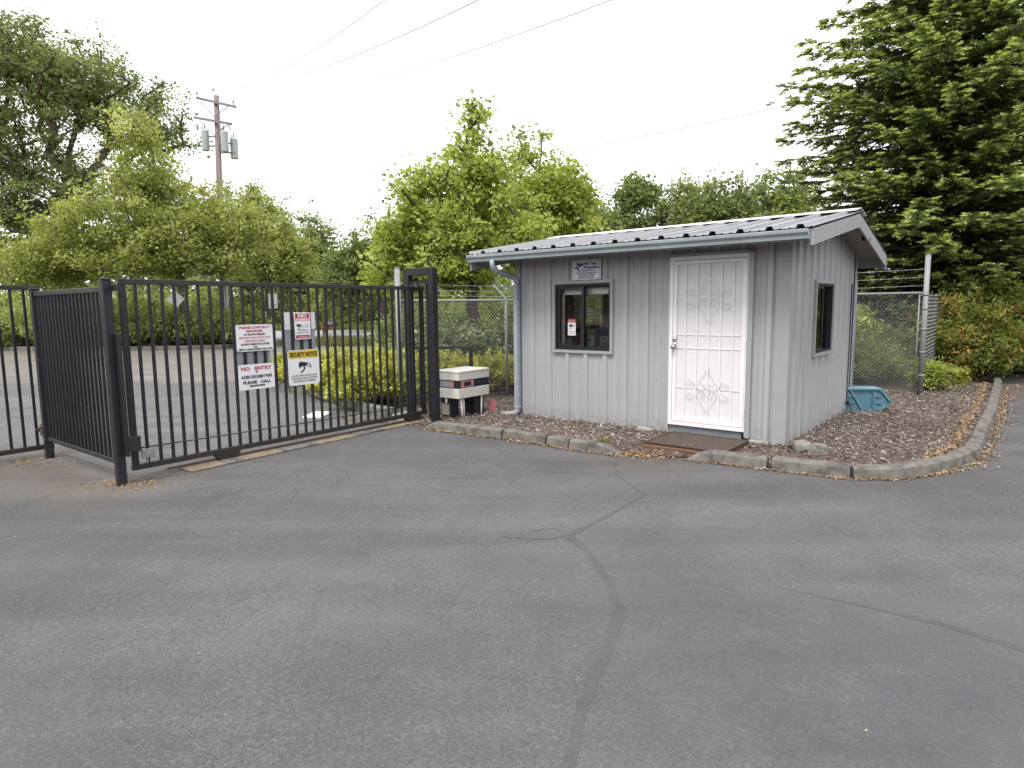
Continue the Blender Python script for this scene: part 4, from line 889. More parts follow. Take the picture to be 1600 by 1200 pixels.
# ------------------------------------------------------------------ small things on the mulch
TB = thing('wheel_chock_block', (5.30, 9.52, .012), -.12, 'teal moulded plastic step block lying by the hut corner', 'plastic block')
out = [(-.345, 0), (.17, 0), (.36, .14), (.20, .335), (-.31, .335)]
s_ = 1.0
mb = MB(); mb.prism([(x, z) for x, z in out], 'y', .035, .33); mb.build('body', mTeal, TB, bevel=.008)
def rimstrip(p, q_, w=.016, y0=0, y1=.036):
    p, q_ = Vector((p[0], 0, p[1])), Vector((q_[0], 0, q_[1])); d = (q_ - p).normalized(); n_ = Vector((-d.z, 0, d.x)) * w
    return [(v.x, v.z) for v in (p, q_, q_ + n_, p + n_)]
mb = MB()
for i in range(5):
    a_, b_ = out[i], out[(i + 1) % 5]; mb.prism(rimstrip(a_, b_), 'y', .0 + .0005 * i, .036)
mb.build('rim', mTeal, TB)
mb = MB(); mb.prism(rimstrip((-.26, .32), (-.07, .012), .014), 'y', .004, .036); mb.prism(rimstrip((.17, .32), (.31, .15), .014), 'y', .003, .036); mb.build('rib', mTealTop, TB)
for bx in (-.33, .06):
    mb = MB()
    for k_ in range(3):
        z0_ = .02 + k_ * .095; mb.prism([(bx + .02, z0_), (bx + .14 - k_ * .0, z0_), (bx + .06 - .02, z0_ + .085), (bx + .02 - .02, z0_ + .085)], 'y', .012 + .002 * k_, .036)
    mb.build('tooth', mTeal, TB)
mb = MB(); mb.prism([(-.315, .336), (.205, .336), (.205, .342), (-.315, .342)], 'y', .02, .33); mb.build('top_skin', mTealTop, TB)
def rock(loc, r, mat, label, seed, cat='rock', flat_=.6):
    rg = random.Random(seed); bm = bmesh.new(); bmesh.ops.create_icosphere(bm, subdivisions=3, radius=1)
    import mathutils
    dirs = [Vector((rg.gauss(0, 1), rg.gauss(0, 1), rg.gauss(0, 1))).normalized() for _ in range(9)]; off = [rg.uniform(.55, .85) for _ in dirs]
    for v in bm.verts:
        for d_, o_ in zip(dirs, off):
            k_ = v.co.dot(d_)
            if k_ > o_: v.co -= d_ * (k_ - o_)
        v.co *= 1 + .06 * mathutils.noise.noise(v.co * 3 + Vector((seed, 0, 0)))
        v.co = Vector((v.co.x * r[0], v.co.y * r[1], v.co.z * r[2] + r[2] * flat_))
    me = bpy.data.meshes.new('rock'); bm.to_mesh(me); bm.free(); me.materials.append(mat)
    o = link('rock', me); o.location = loc; o.rotation_euler = (0, 0, seed); return tag(o, label, cat)
rock((3.15, 6.90, .0), (.11, .09, .095), mRockG, 'pale grey lichen rock at the front corner of the hut', 3)
rock((3.27, 6.79, .0), (.15, .11, .105), mRockG, 'larger greenish rock beside the pale rock on the mulch', 8)
rock((3.17, 7.14, .0), (.09, .07, .07), mRockB, 'small brown rock touching the hut corner trim', 5)
rock((-11.5, 28.1, .05), (.75, .5, .42), mRockG, 'big grey boulder at the end of the far kerb', 12, 'boulder')
rock((-1.62, 9.42, 0), (.22, .14, .08), mConcPale, 'broken concrete lump under the gate near its portal', 17, 'concrete lump')
mb = MB(); mb.add([(-.16, -.24, 0), (.14, -.26, 0), (.17, .2, 0), (-.12, .26, 0), (-.16, -.24, .03), (.14, -.26, .03), (.17, .2, .03), (-.12, .26, .03)], [(0, 3, 2, 1), (4, 5, 6, 7), (0, 1, 5, 4), (1, 2, 6, 5), (2, 3, 7, 6), (3, 0, 4, 7)])
o = mb.build('white_slab', mSign, bevel=.006); o.location = (-2.98, 9.78, 0); tag(o, 'flat white slab lying on the asphalt beyond the gate', 'slab')

# ------------------------------------------------------------------ vegetation tools
def ngon_tubes(E, n=5):
    """E: list of (p0,r0,p1,r1) arrays -> verts, quads"""
    P0 = np.array([e[0] for e in E]); P1 = np.array([e[2] for e in E]); r0 = np.array([e[1] for e in E])[:, None]; r1 = np.array([e[3] for e in E])[:, None]
    d = P1 - P0; d /= (np.linalg.norm(d, axis=1, keepdims=True) + 1e-9)
    ref = np.where(np.abs(d[:, 2:3]) > .9, np.array([[1., 0, 0]]), np.array([[0, 0, 1.]])); x = np.cross(ref, d); x /= (np.linalg.norm(x, axis=1, keepdims=True) + 1e-9); y = np.cross(d, x)
    V = []
    for P_, r_ in ((P0, r0), (P1, r1)):
        for k_ in range(n):
            a = 2 * math.pi * k_ / n; V.append(P_ + (x * math.cos(a) + y * math.sin(a)) * r_)
    V = np.stack(V, 1).reshape(-1, 3); b_ = np.arange(len(E))[:, None] * 2 * n
    F = np.stack([b_ + np.array([[k_, (k_ + 1) % n, n + (k_ + 1) % n, n + k_]]) for k_ in range(n)], 1).reshape(-1, 4)
    return V, F
def skeleton(rg, base, top, clusters, r_base, r_tip=.012, step=.5, low=0., lean=.25, nt=14, pen=1.2):
    base, top = np.array(base, float), np.array(top, float); nodes = []; par = []
    wob = rg.normal(0, .02 * np.linalg.norm(top - base), (nt + 1, 3)); wob[0] = 0; wob[:, 2] = 0
    for i in range(nt + 1): nodes.append(base + (top - base) * i / nt + wob[i] * (i / nt)); par.append(i - 1)
    order = np.argsort(np.linalg.norm(clusters - nodes[nt // 2], axis=1))
    NP = np.array(nodes)
    for ci in order:
        c = clusters[ci]; dv = c - NP; dist = np.linalg.norm(dv, axis=1)
        cost = dist + pen * np.maximum(0, .25 * dist - dv[:, 2]) + (NP[:, 2] < base[2] + low) * 50
        j = int(np.argmin(cost)); n_ = max(1, int(dist[j] / step)); p = NP[j]; last = j; new = []
        for k_ in range(1, n_ + 1):
            f_ = k_ / n_; q_ = p + (c - p) * f_; q_ = q_ + np.array([0, 0, -.10 * dist[j] * math.sin(f_ * math.pi)]) + rg.normal(0, .04 * dist[j] / n_, 3) * (k_ < n_)
            nodes.append(q_); par.append(last); last = len(nodes) - 1; new.append(q_)
        NP = np.vstack([NP, new])
    n = len(nodes); cnt = np.zeros(n); ch_ = np.bincount([p for p in par if p >= 0], minlength=n); cnt[ch_ == 0] = 1
    for i in range(n - 1, 0, -1): cnt[par[i]] += cnt[i]
    tot = cnt[0]; rad = r_tip + (r_base - r_tip) * (cnt / tot) ** .5
    return [(nodes[par[i]], rad[par[i]] if par[i] != 0 or True else r_base, nodes[i], rad[i]) for i in range(1, n)]
def blob_points(rg, blobs, n, shell=.55):
    """blobs: (x,y,z,rx,ry,rz)"""
    B = np.array(blobs, float); wgt = (B[:, 3] * B[:, 4] * B[:, 5]) ** (2 / 3.); i = rg.choice(len(B), n, p=wgt / wgt.sum())
    d = rg.normal(size=(n, 3)); d /= np.linalg.norm(d, axis=1, keepdims=True); r_ = rg.uniform(0, 1, n) ** shell * rg.uniform(.85, 1.12, n)
    return B[i, :3] + d * r_[:, None] * B[i, 3:]
def leaf_cluster_mesh(name, rg, C, per, spread, size, mat, asp=.75, up=.6, flat_=.65, tintbias=0., fold=.18, hang=.0, tvar=.16):
    n = len(C) * per; ci = np.repeat(np.arange(len(C)), per); spr = spread * rg.uniform(.7, 1.3, len(C))
    off = rg.normal(size=(n, 3)) * np.array([1, 1, flat_]) * spr[ci][:, None] * .55
    P_ = C[ci] + off; A = off * np.array([1, 1, .4]) / (spread + 1e-6) + rg.normal(size=(n, 3)) * .6; A[:, 2] -= hang
    Nn = rg.normal(size=(n, 3)) * .75; Nn[:, 2] += up
    s_ = size * rg.lognormal(0, .25, n)
    ctint = rg.normal(0, tvar, len(C)); tn_ = np.clip(.5 + ctint[ci] + rg.normal(0, .17, n) + tintbias, 0, 1)
    V, F, T = leaves_np(P_, A, Nn, s_, s_ * asp, fold, tn_, curl=.12)
    return npmesh(name, V, F, mat, T)
def tree(name, label, cat, base, top, blobs, ncl, per, spread, size, leaf, bark, rb, seed, group=None, low=1., step=.6, asp=.75, shell=.55, r_tip=.012, flat_=.65, extra=None, pen=1.2, tintbias=0, wisp=1.2):
    rg = np.random.default_rng(seed); base = np.array(base, float)
    C = blob_points(rg, blobs, ncl, shell); C[:, 2] = np.maximum(C[:, 2], base[2] + .3)
    if extra is not None: C = np.vstack([C, extra])
    t_ = thing(name, tuple(base), 0, label, cat, group)
    E = skeleton(rg, base, top, C, rb, r_tip, step, low, pen=pen)
    V, F = ngon_tubes(E); me = npmesh('trunk', V - base, F, bark, smooth=True); link('trunk', me, t_)
    me = leaf_cluster_mesh('crown', rg, C - base, per, spread, size, leaf, asp=asp, flat_=flat_, tintbias=tintbias)
    if wisp:
        W1 = blob_points(rg, [b_[:3] + tuple(v * wisp for v in b_[3:]) for b_ in map(tuple, blobs)], int(ncl * .45), .06); W1 = W1[W1[:, 2] > base[2] + low + .3]
        m2 = leaf_cluster_mesh('crown', rg, W1 - base, max(5, per // 6), spread * .55, size * .9, leaf, asp=asp, flat_=1.3, tintbias=tintbias + .1)
        bm = bmesh.new(); bm.from_mesh(me); bm.from_mesh(m2); bm.to_mesh(me); bm.free(); bpy.data.meshes.remove(m2)
        d0 = W1[:, None] - C[None]; jn = np.argmin((d0 ** 2).sum(-1), 1); E2 = [(C[j] - base, .006, W1[i] - base, .003) for i, j in enumerate(jn)]
        V, F = ngon_tubes(E2, 3); link('twigs', npmesh('twigs', V, F, bark), t_, 'stuff')
    link('crown', me, t_, 'stuff')
    return t_
def bush(name, label, cat, base, blobs, ncl, per, spread, size, leaf, seed, group=None, asp=.5, up=.5, flat_=.8, shell=.35, tintf=0, bark=mBark, hang=0., tvar=.16):
    rg = np.random.default_rng(seed); base = np.array(base, float)
    C = blob_points(rg, blobs, ncl, shell); C[:, 2] = np.abs(C[:, 2] - base[2]) + base[2]
    t_ = thing(name, tuple(base), 0, label, cat, group)
    sub = C[rg.choice(len(C), min(len(C), 60), replace=False)]
    E = []
    for c in sub:
        m_ = base + (c - base) * .5 + np.array([0, 0, -.05]); b0 = base + rg.normal(0, .08, 3) * [1, 1, 0]
        E += [(b0, .02, m_, .012), (m_, .012, c, .005)]
    V, F = ngon_tubes(E, 4); link('stems', npmesh('stems', V - base, F, bark), t_)
    me = leaf_cluster_mesh('foliage', rg, C - base, per, spread, size, leaf, asp=asp, up=up, flat_=flat_, tintbias=tintf, hang=hang, tvar=tvar); link('foliage', me, t_, 'stuff')
    return t_
def B3(y, L, ry=None): return [(x, y, z, rx, (ry or rx), rz) for x, z, rx, rz in L]

# ------------------------------------------------------------------ trees
rg = np.random.default_rng(11)
ex = np.column_stack([rg.normal(-.8, .15, 7), rg.normal(15, .15, 7), rg.uniform(5.2, 6.1, 7)])
tree('maple_tree', 'bright green young maple with dark trunk behind the chain link fence', 'tree', (-.9, 15, 0), (-.8, 15, 6.0),
     B3(15, [(-1.4, 3.6, 1.4, 1.1), (-.9, 4.6, 1.0, .75), (-2.5, 2.9, .75, .8), (-2.25, 4.15, .4, .45), (-1.4, 2.5, 1.3, .6), (-2.8, 2.2, .7, .5), (.1, 3.2, .9, .9)]), 310, 78, .30, .098, Lmaple, mBark, .14, 21, low=2.3, extra=ex, shell=.5, step=.4, wisp=1.22)
ex = np.column_stack([rg.normal(.75, .35, 8), rg.normal(17.5, .2, 8), rg.uniform(5.3, 6.2, 8)])
tree('maple_tree', 'second green maple crown just right of the first behind the hut gutter', 'tree', (.9, 17.5, 0), (.8, 17.5, 6.0),
     B3(17.5, [(.9, 4.5, 1.1, .95), (1.3, 3.6, 1.1, .9), (-.1, 3.9, .9, .9), (1.7, 4.6, .5, .55)]), 280, 74, .31, .105, Lmaple, mBark, .12, 22, low=2.3, extra=ex, shell=.5, step=.45, tintbias=-.04)
ex = np.column_stack([rg.normal(-14.5, .45, 16), rg.normal(26, .4, 16), rg.uniform(7.8, 9.2, 16)])
tree('spring_maple', 'wide yellow green tree behind the junipers across the driveway', 'tree', (-14.4, 29, 0), (-14.4, 27, 8.2),
     B3(27.5, [(-14.8, 5.3, 4.2, 1.8), (-14.9, 6.9, 1.25, 1.2), (-17.6, 4.1, 2.9, 1.3), (-12.7, 4.7, 2.9, 1.8), (-19.4, 3.4, 1.6, 1.0), (-15.5, 3.75, 4.5, .8)], 2.4), 620, 88, .46, .125, Llite, mBarkPale, .15, 23, low=1.8, extra=ex, shell=.55, step=.7)
tree('spring_maple', 'yellow green tree hiding the lower half of the utility pole', 'tree', (-12.3, 33.2, 0), (-12.5, 33.2, 6.8),
     B3(33.2, [(-12.6, 4.9, 2.2, 1.8), (-13.0, 6.7, 1.3, 1.1), (-11.2, 4.2, 1.4, 1.1), (-14.0, 4.4, 1.7, 1.3)], 1.6), 300, 72, .42, .13, Llite, mBark, .13, 24, low=1.5, shell=.55, step=.7, tintbias=-.08)
tree('broadleaf_tree', 'tall dark spreading tree at the upper left of the view', 'tree', (-31, 45, 0), (-29, 45, 17.5),
     B3(45, [(-30.3, 17.2, 5.0, 3.2), (-26.7, 15.3, 4.6, 2.9), (-32.5, 12.2, 4.7, 3.9), (-24.4, 13.6, 3.0, 2.1), (-34, 8.0, 4.2, 4.0), (-28.4, 9.7, 2.6, 2.4), (-37.6, 13.5, 4.8, 6.0), (-33, 18.2, 4, 2.2)]), 540, 108, .78, .19, Lbig, mBark, .55, 25, low=5, shell=.6, step=1.6, r_tip=.03, wisp=1.06)
tree('broadleaf_tree', 'dense mid green tree right of the utility pole beyond the street', 'tree', (-19, 60, 0), (-19, 60, 9), B3(60, [(-19.2, 6.3, 3.9, 4.2), (-16.6, 4.4, 2.4, 3.0), (-22.5, 5.0, 3, 3.6)]), 420, 70, .62, .24, Lwood, mBark, .3, 26, low=2, step=1.4, r_tip=.02)
tree('broadleaf_tree', 'dusky green tree standing just left of the near maple', 'tree', (-9.2, 46, 0), (-9.2, 46, 8), B3(46, [(-9.2, 5.0, 2.4, 2.8), (-7.3, 5.8, 1.9, 2.3), (-11.4, 3.4, 1.9, 2.2)]), 330, 64, .55, .22, Lwood, mBark, .25, 27, low=2, step=1.2, r_tip=.02, tintbias=-.15)
WD = [((4.2, 36), [(4.2, 4.9, 2.0, 1.9)], 'low leafy tree left of the woodland behind the roof'), ((7.1, 38), [(7.3, 7.9, 1.2, 1.1), (6.6, 5.6, 1.9, 2.0)], 'woodland tree with a pale rounded top above the roof'),
      ((10.1, 37), [(10.0, 6.6, 2.1, 2.0), (9.0, 4.5, 2, 2)], 'broad woodland tree above the middle of the roof'), ((12.5, 36), [(12.2, 6.4, 2.0, 1.9), (12.5, 4.4, 2, 2)], 'woodland tree above the door side of the roof'),
      ((15.3, 37), [(15.2, 6.9, 2.1, 2.0), (15.3, 4.5, 2.4, 2)], 'woodland tree meeting the conifer edge above the roof')]
for i, ((bx, by), bl, lab) in enumerate(WD):
    tree('woodland_tree', lab, 'tree', (bx, by, 0), (bx, by, bl[0][1] + bl[0][3] * .8), B3(by, bl), 210, 62, .50, .19, Lwood, mBark, .2, 40 + i, group='woodland trees behind the hut', low=1.5, step=1., r_tip=.02, tintbias=(-.02, -.08, .05, -.06, .08)[i])
# bare snag
mb = MB(); mb.tube([(8.9, 36, 0), (8.8, 36, 6), (8.75, 36, 9.6)], [.10, .05, .012], 6); o = mb.build('bare_snag', mBarkPale); tag(o, 'thin bare dead stem rising above the woodland behind the roof', 'dead tree')

# small far conifer
def conifer(name, label, base, H, rad, seed, nwh, per, twl=.5, dens=1., tint0=.35, group=None, droop=.25, leaf=Lcon, nl=(.12, .05), profile=None):
    rg = np.random.default_rng(seed); base = np.array(base, float); t_ = thing(name, tuple(base), 0, label, 'conifer', group)
    E = [((0, 0, i * H / 12), .018 * H * (1 - i / 12.5), (0, 0, (i + 1) * H / 12), .018 * H * (1 - (i + 1) / 12.5)) for i in range(12)]
    C, A, Nn, S_, T_, W_ = [], [], [], [], [], []
    for wi in range(nwh):
        z = H * (.03 + .95 * wi / nwh) + rg.normal(0, .06); fr = z / H
        Rr = (profile(fr) if profile else rad * (1 - fr) ** .75)
        nb_ = max(4, int(per * (1 - .5 * fr)))
        for b_ in range(nb_):
            az = 2 * math.pi * (b_ + rg.uniform(-.35, .35)) / nb_ + wi * 1.3; L = Rr * rg.uniform(.72, 1.12)
            if L < .15: continue
            h = np.array([math.cos(az), math.sin(az), 0]); side = np.array([-h[1], h[0], 0]); n_ = 7; pts = []
            dr = droop * rg.uniform(.6, 1.3)
            for k_ in range(n_ + 1):
                f_ = k_ / n_; pts.append(h * L * f_ + np.array([0, 0, z + L * (.10 * f_ - dr * f_ ** 1.6 + dr * .55 * f_ ** 3)]) + side * L * .05 * math.sin(f_ * 3 + wi))
            for k_ in range(n_): E.append((pts[k_], .03 * (L / 4) * (1 - k_ / n_) + .006, pts[k_ + 1], .03 * (L / 4) * (1 - (k_ + 1) / n_) + .006))
            m = int(L / .085 * dens); ff = np.sort(rg.uniform(.12, 1, m)); P_ = np.array(pts); ip = np.clip((ff * n_).astype(int), 0, n_ - 1); fr2 = (ff * n_ - ip)[:, None]
            bp = P_[ip] * (1 - fr2) + P_[ip + 1] * fr2; bdv = P_[ip + 1] - P_[ip]; bdv /= np.linalg.norm(bdv, axis=1, keepdims=True)
            sg = rg.choice([-1, 1], m)[:, None]; tl = twl * (1.15 - ff * .75) * rg.uniform(.6, 1.2, m) * min(1, L / 1.5 + .3)
            td = bdv * .75 + side * sg * .8 + np.array([0, 0, -.05]) + rg.normal(0, .26, (m, 3)); td /= np.linalg.norm(td, axis=1, keepdims=True)
            for j in range(7):
                f_ = (j + .6) / 7; c = bp + td * (tl * f_)[:, None]; c[:, 2] -= .10 * tl * f_ ** 2
                sd_ = np.cross(td, [0, 0, 1.]); 
                for s2 in ((-1, 1) if j < 6 else (0,)):
                    a_ = td * .8 + sd_ * s2 * .75 + rg.normal(0, .15, (m, 3)); a_[:, 2] += .12 + .1 * (j == 6)
                    ln = nl[0] * rg.uniform(.7, 1.3, m) * (1.25 - .5 * f_)
                    C.append(c + a_ * ln[:, None] * .4); A.append(a_); nn_ = rg.normal(0, .6, (m, 3)); nn_[:, 2] += 1; Nn.append(nn_); S_.append(ln); W_.append(np.full(m, nl[1]) * rg.uniform(.7, 1.3, m))
                    out_ = (ff * .5 + .5 * f_); tt = np.where(rg.uniform(0, 1, m) < (.06 + .8 * (out_ > .66)), rg.uniform(.62, 1, m), rg.uniform(0, .5, m)); T_.append(np.clip(tt, 0, 1))
    V, F = ngon_tubes(E); link('trunk', npmesh('trunk', V, F, mBark, smooth=True), t_)
    V, F, T = leaves_np(np.vstack(C), np.vstack(A), np.vstack(Nn), np.concatenate(S_), np.concatenate(W_), .25, np.concatenate(T_), .1)
    link('crown', npmesh('crown', V, F, leaf, T), t_, 'stuff'); return t_, len(F)
def prof_main(fr):
    return float(np.interp(fr, [0, .07, .13, .19, .26, .31, .38, .45, .50, .57, .62, .8, 1], [2.4, 2.6, 3.0, 4.3, 4.7, 3.4, 3.5, 3.95, 3.6, 2.4, 2.2, 1.4, .1]))
_, nf = conifer('spruce_tree', 'huge spruce with pale new tips filling the right side behind the hut', (10.6, 16.2, 0), 15, 5, 61, 68, 15, .6, .92, profile=prof_main, nl=(.125, .055)); print('conifer tris', nf)
_, nf = conifer('spruce_tree', 'second darker spruce at the far right edge behind the first', (16.2, 17.5, 0), 15.5, 5, 62, 44, 12, .62, .6, nl=(.19, .085)); print('conifer tris', nf)
conifer('spruce_tree', 'small pointed conifer beyond the street left of the maple', (-21.6, 80, 0), 11.5, 2.4, 63, 20, 7, .6, .5, nl=(.35, .16))

# ------------------------------------------------------------------ shrubs
NEWG = 'shrubs beyond the street'
rg0 = random.Random(9)
hedge_spec = [(-50, 66, 4.4), (-43, 65, 5.0), (-36, 63, 5.2), (-30, 62, 4.6), (-25, 60, 4.2), (-20.5, 58, 4.4), (-16, 57, 4.2), (-12, 56, 4.6), (-8, 55, 4.0), (-4.3, 54, 4.4), (-.5, 53.5, 4.6), (3.5, 53, 4.6)]
hlab = ['shrub mass beyond the street at the far left', 'tall shrub second from the far left beyond the street', 'wide shrub under the tall dark tree beyond the street', 'shrub behind the juniper bank beyond the street', 'shrub behind the white diamond sign beyond the street',
        'shrub behind the conduit covered pole beyond the street', 'shrub behind the white only sign beyond the street', 'shrub above the two left gate signs beyond the street', 'yellowish shrub directly behind the mailbox across the street', 'shrub right of the mailbox across the street', 'shrub seen behind the gate portal across the street', 'shrub hidden partly by the motor box fence across the street']
for i, (x, y, h) in enumerate(hedge_spec):
    bush('wild_shrub', hlab[i], 'shrub', (x, y, 0), [(x, y, h * .42, 3.0, 2.2, h * .55), (x + 1.6, y - .5, h * .3, 2.0, 1.6, h * .4)], 150, 46, .55, .21, Lwood if i % 3 else Llite, 70 + i, group=NEWG, asp=.7, shell=.4, tintf=rg0.uniform(-.12, .08))
# distant woods in a ring; unseen rear arc added against bright sky in window reflections
rgw = np.random.default_rng(5); n = 5200; th = rgw.uniform(0, 2 * np.pi, n); rad_ = rgw.uniform(88, 104, n); hmax = 8.5 + 1.8 * np.sin(th * 9) + 1.4 * np.sin(th * 23 + 1) + .8 * np.sin(th * 61)
hmax = np.where((th > 1.2) & (th < 1.9), hmax * .8, hmax)
C = np.column_stack([np.cos(th) * rad_, np.sin(th) * rad_, hmax * rgw.uniform(0, 1, n) ** .7])
me = leaf_cluster_mesh('distant_woods', rgw, C, 11, 1.5, .85, Lfar, asp=.8); o = link('distant_woods', me, None, 'stuff'); tag(o, 'hazy green belt of distant woods on the horizon, unseen rear arc added', 'woods')
# mid-distance understory behind the fence under the maples
us = [((-2.6, 19.5), 1.9, Lwood, 'green shrub under the maple left of its trunk'), ((.2, 20.5), 2.2, Lwood, 'green shrub under the maple right of its trunk'), ((3.0, 19.5), 2.2, Lwood, 'green shrub behind the hut left corner'), ((6.4, 20.5), 2.4, Lwood, 'green shrub behind the back of the hut')]
for i, ((x, y), h, lm, lab) in enumerate(us):
    bush('understory_shrub', lab, 'shrub', (x, y, 0), [(x, y, h * .45, 1.5, 1.2, h * .55), (x + .8, y, h * .35, 1.1, 1, h * .45)], 190, 46, .28, .105, lm, 100 + i, group='shrubs under the maples', asp=.65, shell=.4)
# rhododendrons behind the left fence
for i, (x, y, rx, h, lab) in enumerate([(-1.05, 13.2, .85, 1.2, 'leathery grey green shrub left behind the chain link fence'), (.35, 13.6, 1.0, 1.3, 'leathery pale tipped shrub nearest the hut behind the chain link')]):
    bush('rhododendron', lab, 'shrub', (x, y, 0), [(x, y, h * .5, rx, .8, h * .62)], 230, 34, .19, .105, Lrho, 110 + i, group='rhododendrons behind the chain link fence', asp=.32, shell=.35)
# golden junipers of the island
YG = 'golden junipers in the island bed'
gj = [(-4.9, 14.8, .9, .62, 'golden juniper at the far tip of the island bed'), (-3.9, 13.3, .95, .72, 'golden juniper second from the island tip'), (-3.0, 11.9, .85, .72, 'golden juniper in the middle of the island behind the gate'), (-2.3, 10.75, .75, .72, 'golden juniper nearest the gate portal'), (-2.6, 13.2, .95, .8, 'golden juniper in the island second row'),
      (-4.2, 14.9, 1.1, .65, 'golden juniper at the back of the island row'), (-1.35, 11.9, .9, .82, 'golden juniper behind the guard rail and motor box'), (-.35, 12.35, .8, .72, 'golden juniper low behind the chain link fence'), (.75, 12.9, .8, .78, 'golden juniper touching the hut left corner beyond the fence')]
def juniper(name, label, base, r_, h, leaf, seed, group, n=260, per=30, size=.085, asp=.26, spread=.12, tb=0., cv=.12):
    rg = np.random.default_rng(seed); x, y = base[:2]
    az = rg.uniform(0, 2 * np.pi, n); rr_ = rg.uniform(0, 1, n) ** .55; hh = h * (1 - .55 * rr_ ** 2.2) * rg.uniform(.55, 1.08, n)
    lob = 1 + .16 * np.sin(az * 3 + seed) + .1 * np.sin(az * 5)
    C = np.column_stack([np.cos(az) * rr_ * r_ * lob, np.sin(az) * rr_ * r_ * lob * .95, hh])
    t_ = thing(name, (x, y, base[2] if len(base) > 2 else 0), 0, label, 'shrub', group)
    E = []
    for c in C[:50]: m_ = c * .5 + np.array([0, 0, -.04]); E += [((0, 0, 0), .018, m_, .011), (m_, .011, c, .004)]
    V, F = ngon_tubes(E, 4); link('stems', npmesh('stems', V, F, mBark), t_)
    N_ = n * per; ci = np.repeat(np.arange(n), per); dirn = C * np.array([1, 1, .5]); dirn /= (np.linalg.norm(dirn, axis=1, keepdims=True) + 1e-6); dirn[:, 2] += .35
    tpos = rg.uniform(-1, 1, N_); off = dirn[ci] * (tpos * spread * 1.3)[:, None] + rg.normal(size=(N_, 3)) * spread * .42
    A = dirn[ci] * 1.0 + rg.normal(size=(N_, 3)) * .55; Nn = rg.normal(size=(N_, 3)) * .6; Nn[:, 2] += .5
    s_ = size * rg.lognormal(0, .25, N_); hrel = (C[ci, 2] + off[:, 2]) / h
    tn_ = np.clip(.35 + .22 * tpos + .15 * rg.normal(size=N_) + cv * rg.normal(size=n)[ci] + tb, 0, 1)
    P_ = C[ci] + off; P_[:, 2] = np.maximum(P_[:, 2], .02)
    V, F, T = leaves_np(P_, A, Nn, s_, s_ * asp, .25, tn_, .08); link('foliage', npmesh('foliage', V, F, leaf, T), t_, 'stuff')
    return t_
for i, (x, y, r_, h, lab) in enumerate(gj): juniper('golden_juniper', lab, (x, y, .02), r_, h * .9, Lyel, 130 + i, YG, n=230, per=38, size=.062, asp=.6, spread=.075, tb=.08, cv=.2)
# juniper bank across the drive
JB = 'junipers on the bank across the driveway'
jb = [(-27.5, 30.6, 2.2, 1.5, 'juniper at the far left of the bank'), (-24.5, 30.3, 2.0, 1.4, 'juniper behind the left chained gate'), (-21.8, 29.6, 1.9, 1.35, 'juniper seen through the short fence panel'), (-19.2, 29.3, 1.9, 1.5, 'juniper left of the spring tree trunk'), (-17.0, 28.8, 1.7, 1.45, 'juniper at the foot of the diamond sign'),
      (-15.0, 28.9, 1.6, 1.3, 'juniper between the diamond sign and the pole'), (-13.3, 29.3, 1.3, 1.15, 'juniper beside the grey boulder'), (-18.2, 31.4, 2.2, 2.0, 'taller juniper in the back row by the tree'), (-22.5, 32.2, 2.4, 2.1, 'taller juniper in the back row at the left'), (-14.0, 31.4, 1.8, 1.7, 'taller juniper in the back row near the pole'), (-27, 33.4, 2.6, 2.3, 'taller juniper in the back row far left')]
for i, (x, y, r_, h, lab) in enumerate(jb): juniper('bank_juniper', lab, (x, y, .03), r_, h, Ljun, 150 + i, JB, n=240, per=34, size=.19, asp=.5, spread=.26, tb=.08)
# shrubs right of the hut
for i, (x, y, r_, h, lab) in enumerate([(5.5, 13.3, .8, .85, 'brown green juniper behind the right fence beside the hut'), (6.9, 13.0, .95, .8, 'brown green juniper low behind the right fence'), (8.0, 13.9, .8, .9, 'brown green juniper behind the fence wing')]):
    juniper('low_juniper', lab, (x, y, .02), r_, h, Ljun, 170 + i, 'low junipers behind the right fence', n=260, per=38, size=.085, asp=.4, spread=.12, tb=-.28)
bush('laurel_shrub', 'bright leafy shoot rising among junipers behind the right fence', 'shrub', (7.0, 13.4, 0), [(7.0, 13.4, 1.15, .45, .4, .4)], 40, 26, .18, .12, Lmaple, 180, asp=.35)
bush('nandina_bush', 'large orange tinged bush at the right end of the kerb', 'shrub', (9.75, 13.6, 0), [(9.55, 13.4, 1.25, 1.15, .95, .85), (10.8, 13.7, 1.2, 1.1, .9, .8), (9.6, 13.2, .75, 1.0, .8, .55), (11.4, 14.2, 1.0, 1.2, .9, .8)], 520, 44, .21, .10, Lnan, 181, tintf=-.07, asp=.34, shell=.35, tvar=.2, hang=.15)
bush('nandina_sprout', 'small low green plant at the foot of the tall fence post', 'shrub', (7.75, 11.75, 0), [(7.75, 11.75, .28, .32, .3, .26)], 50, 24, .12, .085, Lmaple, 182, asp=.35)
bush('yellow_sprout', 'small yellow green plant at the far end of the mulch bed', 'shrub', (8.7, 12.5, 0), [(8.7, 12.5, .18, .2, .2, .18)], 30, 20, .09, .07, Lyel, 183, asp=.35)
bush('dark_shrub', 'dark green shrub filling the space beneath the spruce', 'shrub', (12.9, 15.4, 0), [(12.9, 15.4, 1.0, 1.8, 1, 1.1), (15, 16, 1.1, 2, 1, 1.2)], 260, 36, .3, .13, Lwood, 184, asp=.5, tintf=-.2)
bush('weed', 'small green weed beside the tapered kerb end', 'plant', (1.03, 7.13, .02), [(1.03, 7.13, .09, .07, .06, .07)], 10, 14, .05, .07, Lgrass, 185, asp=.1, hang=-.8)
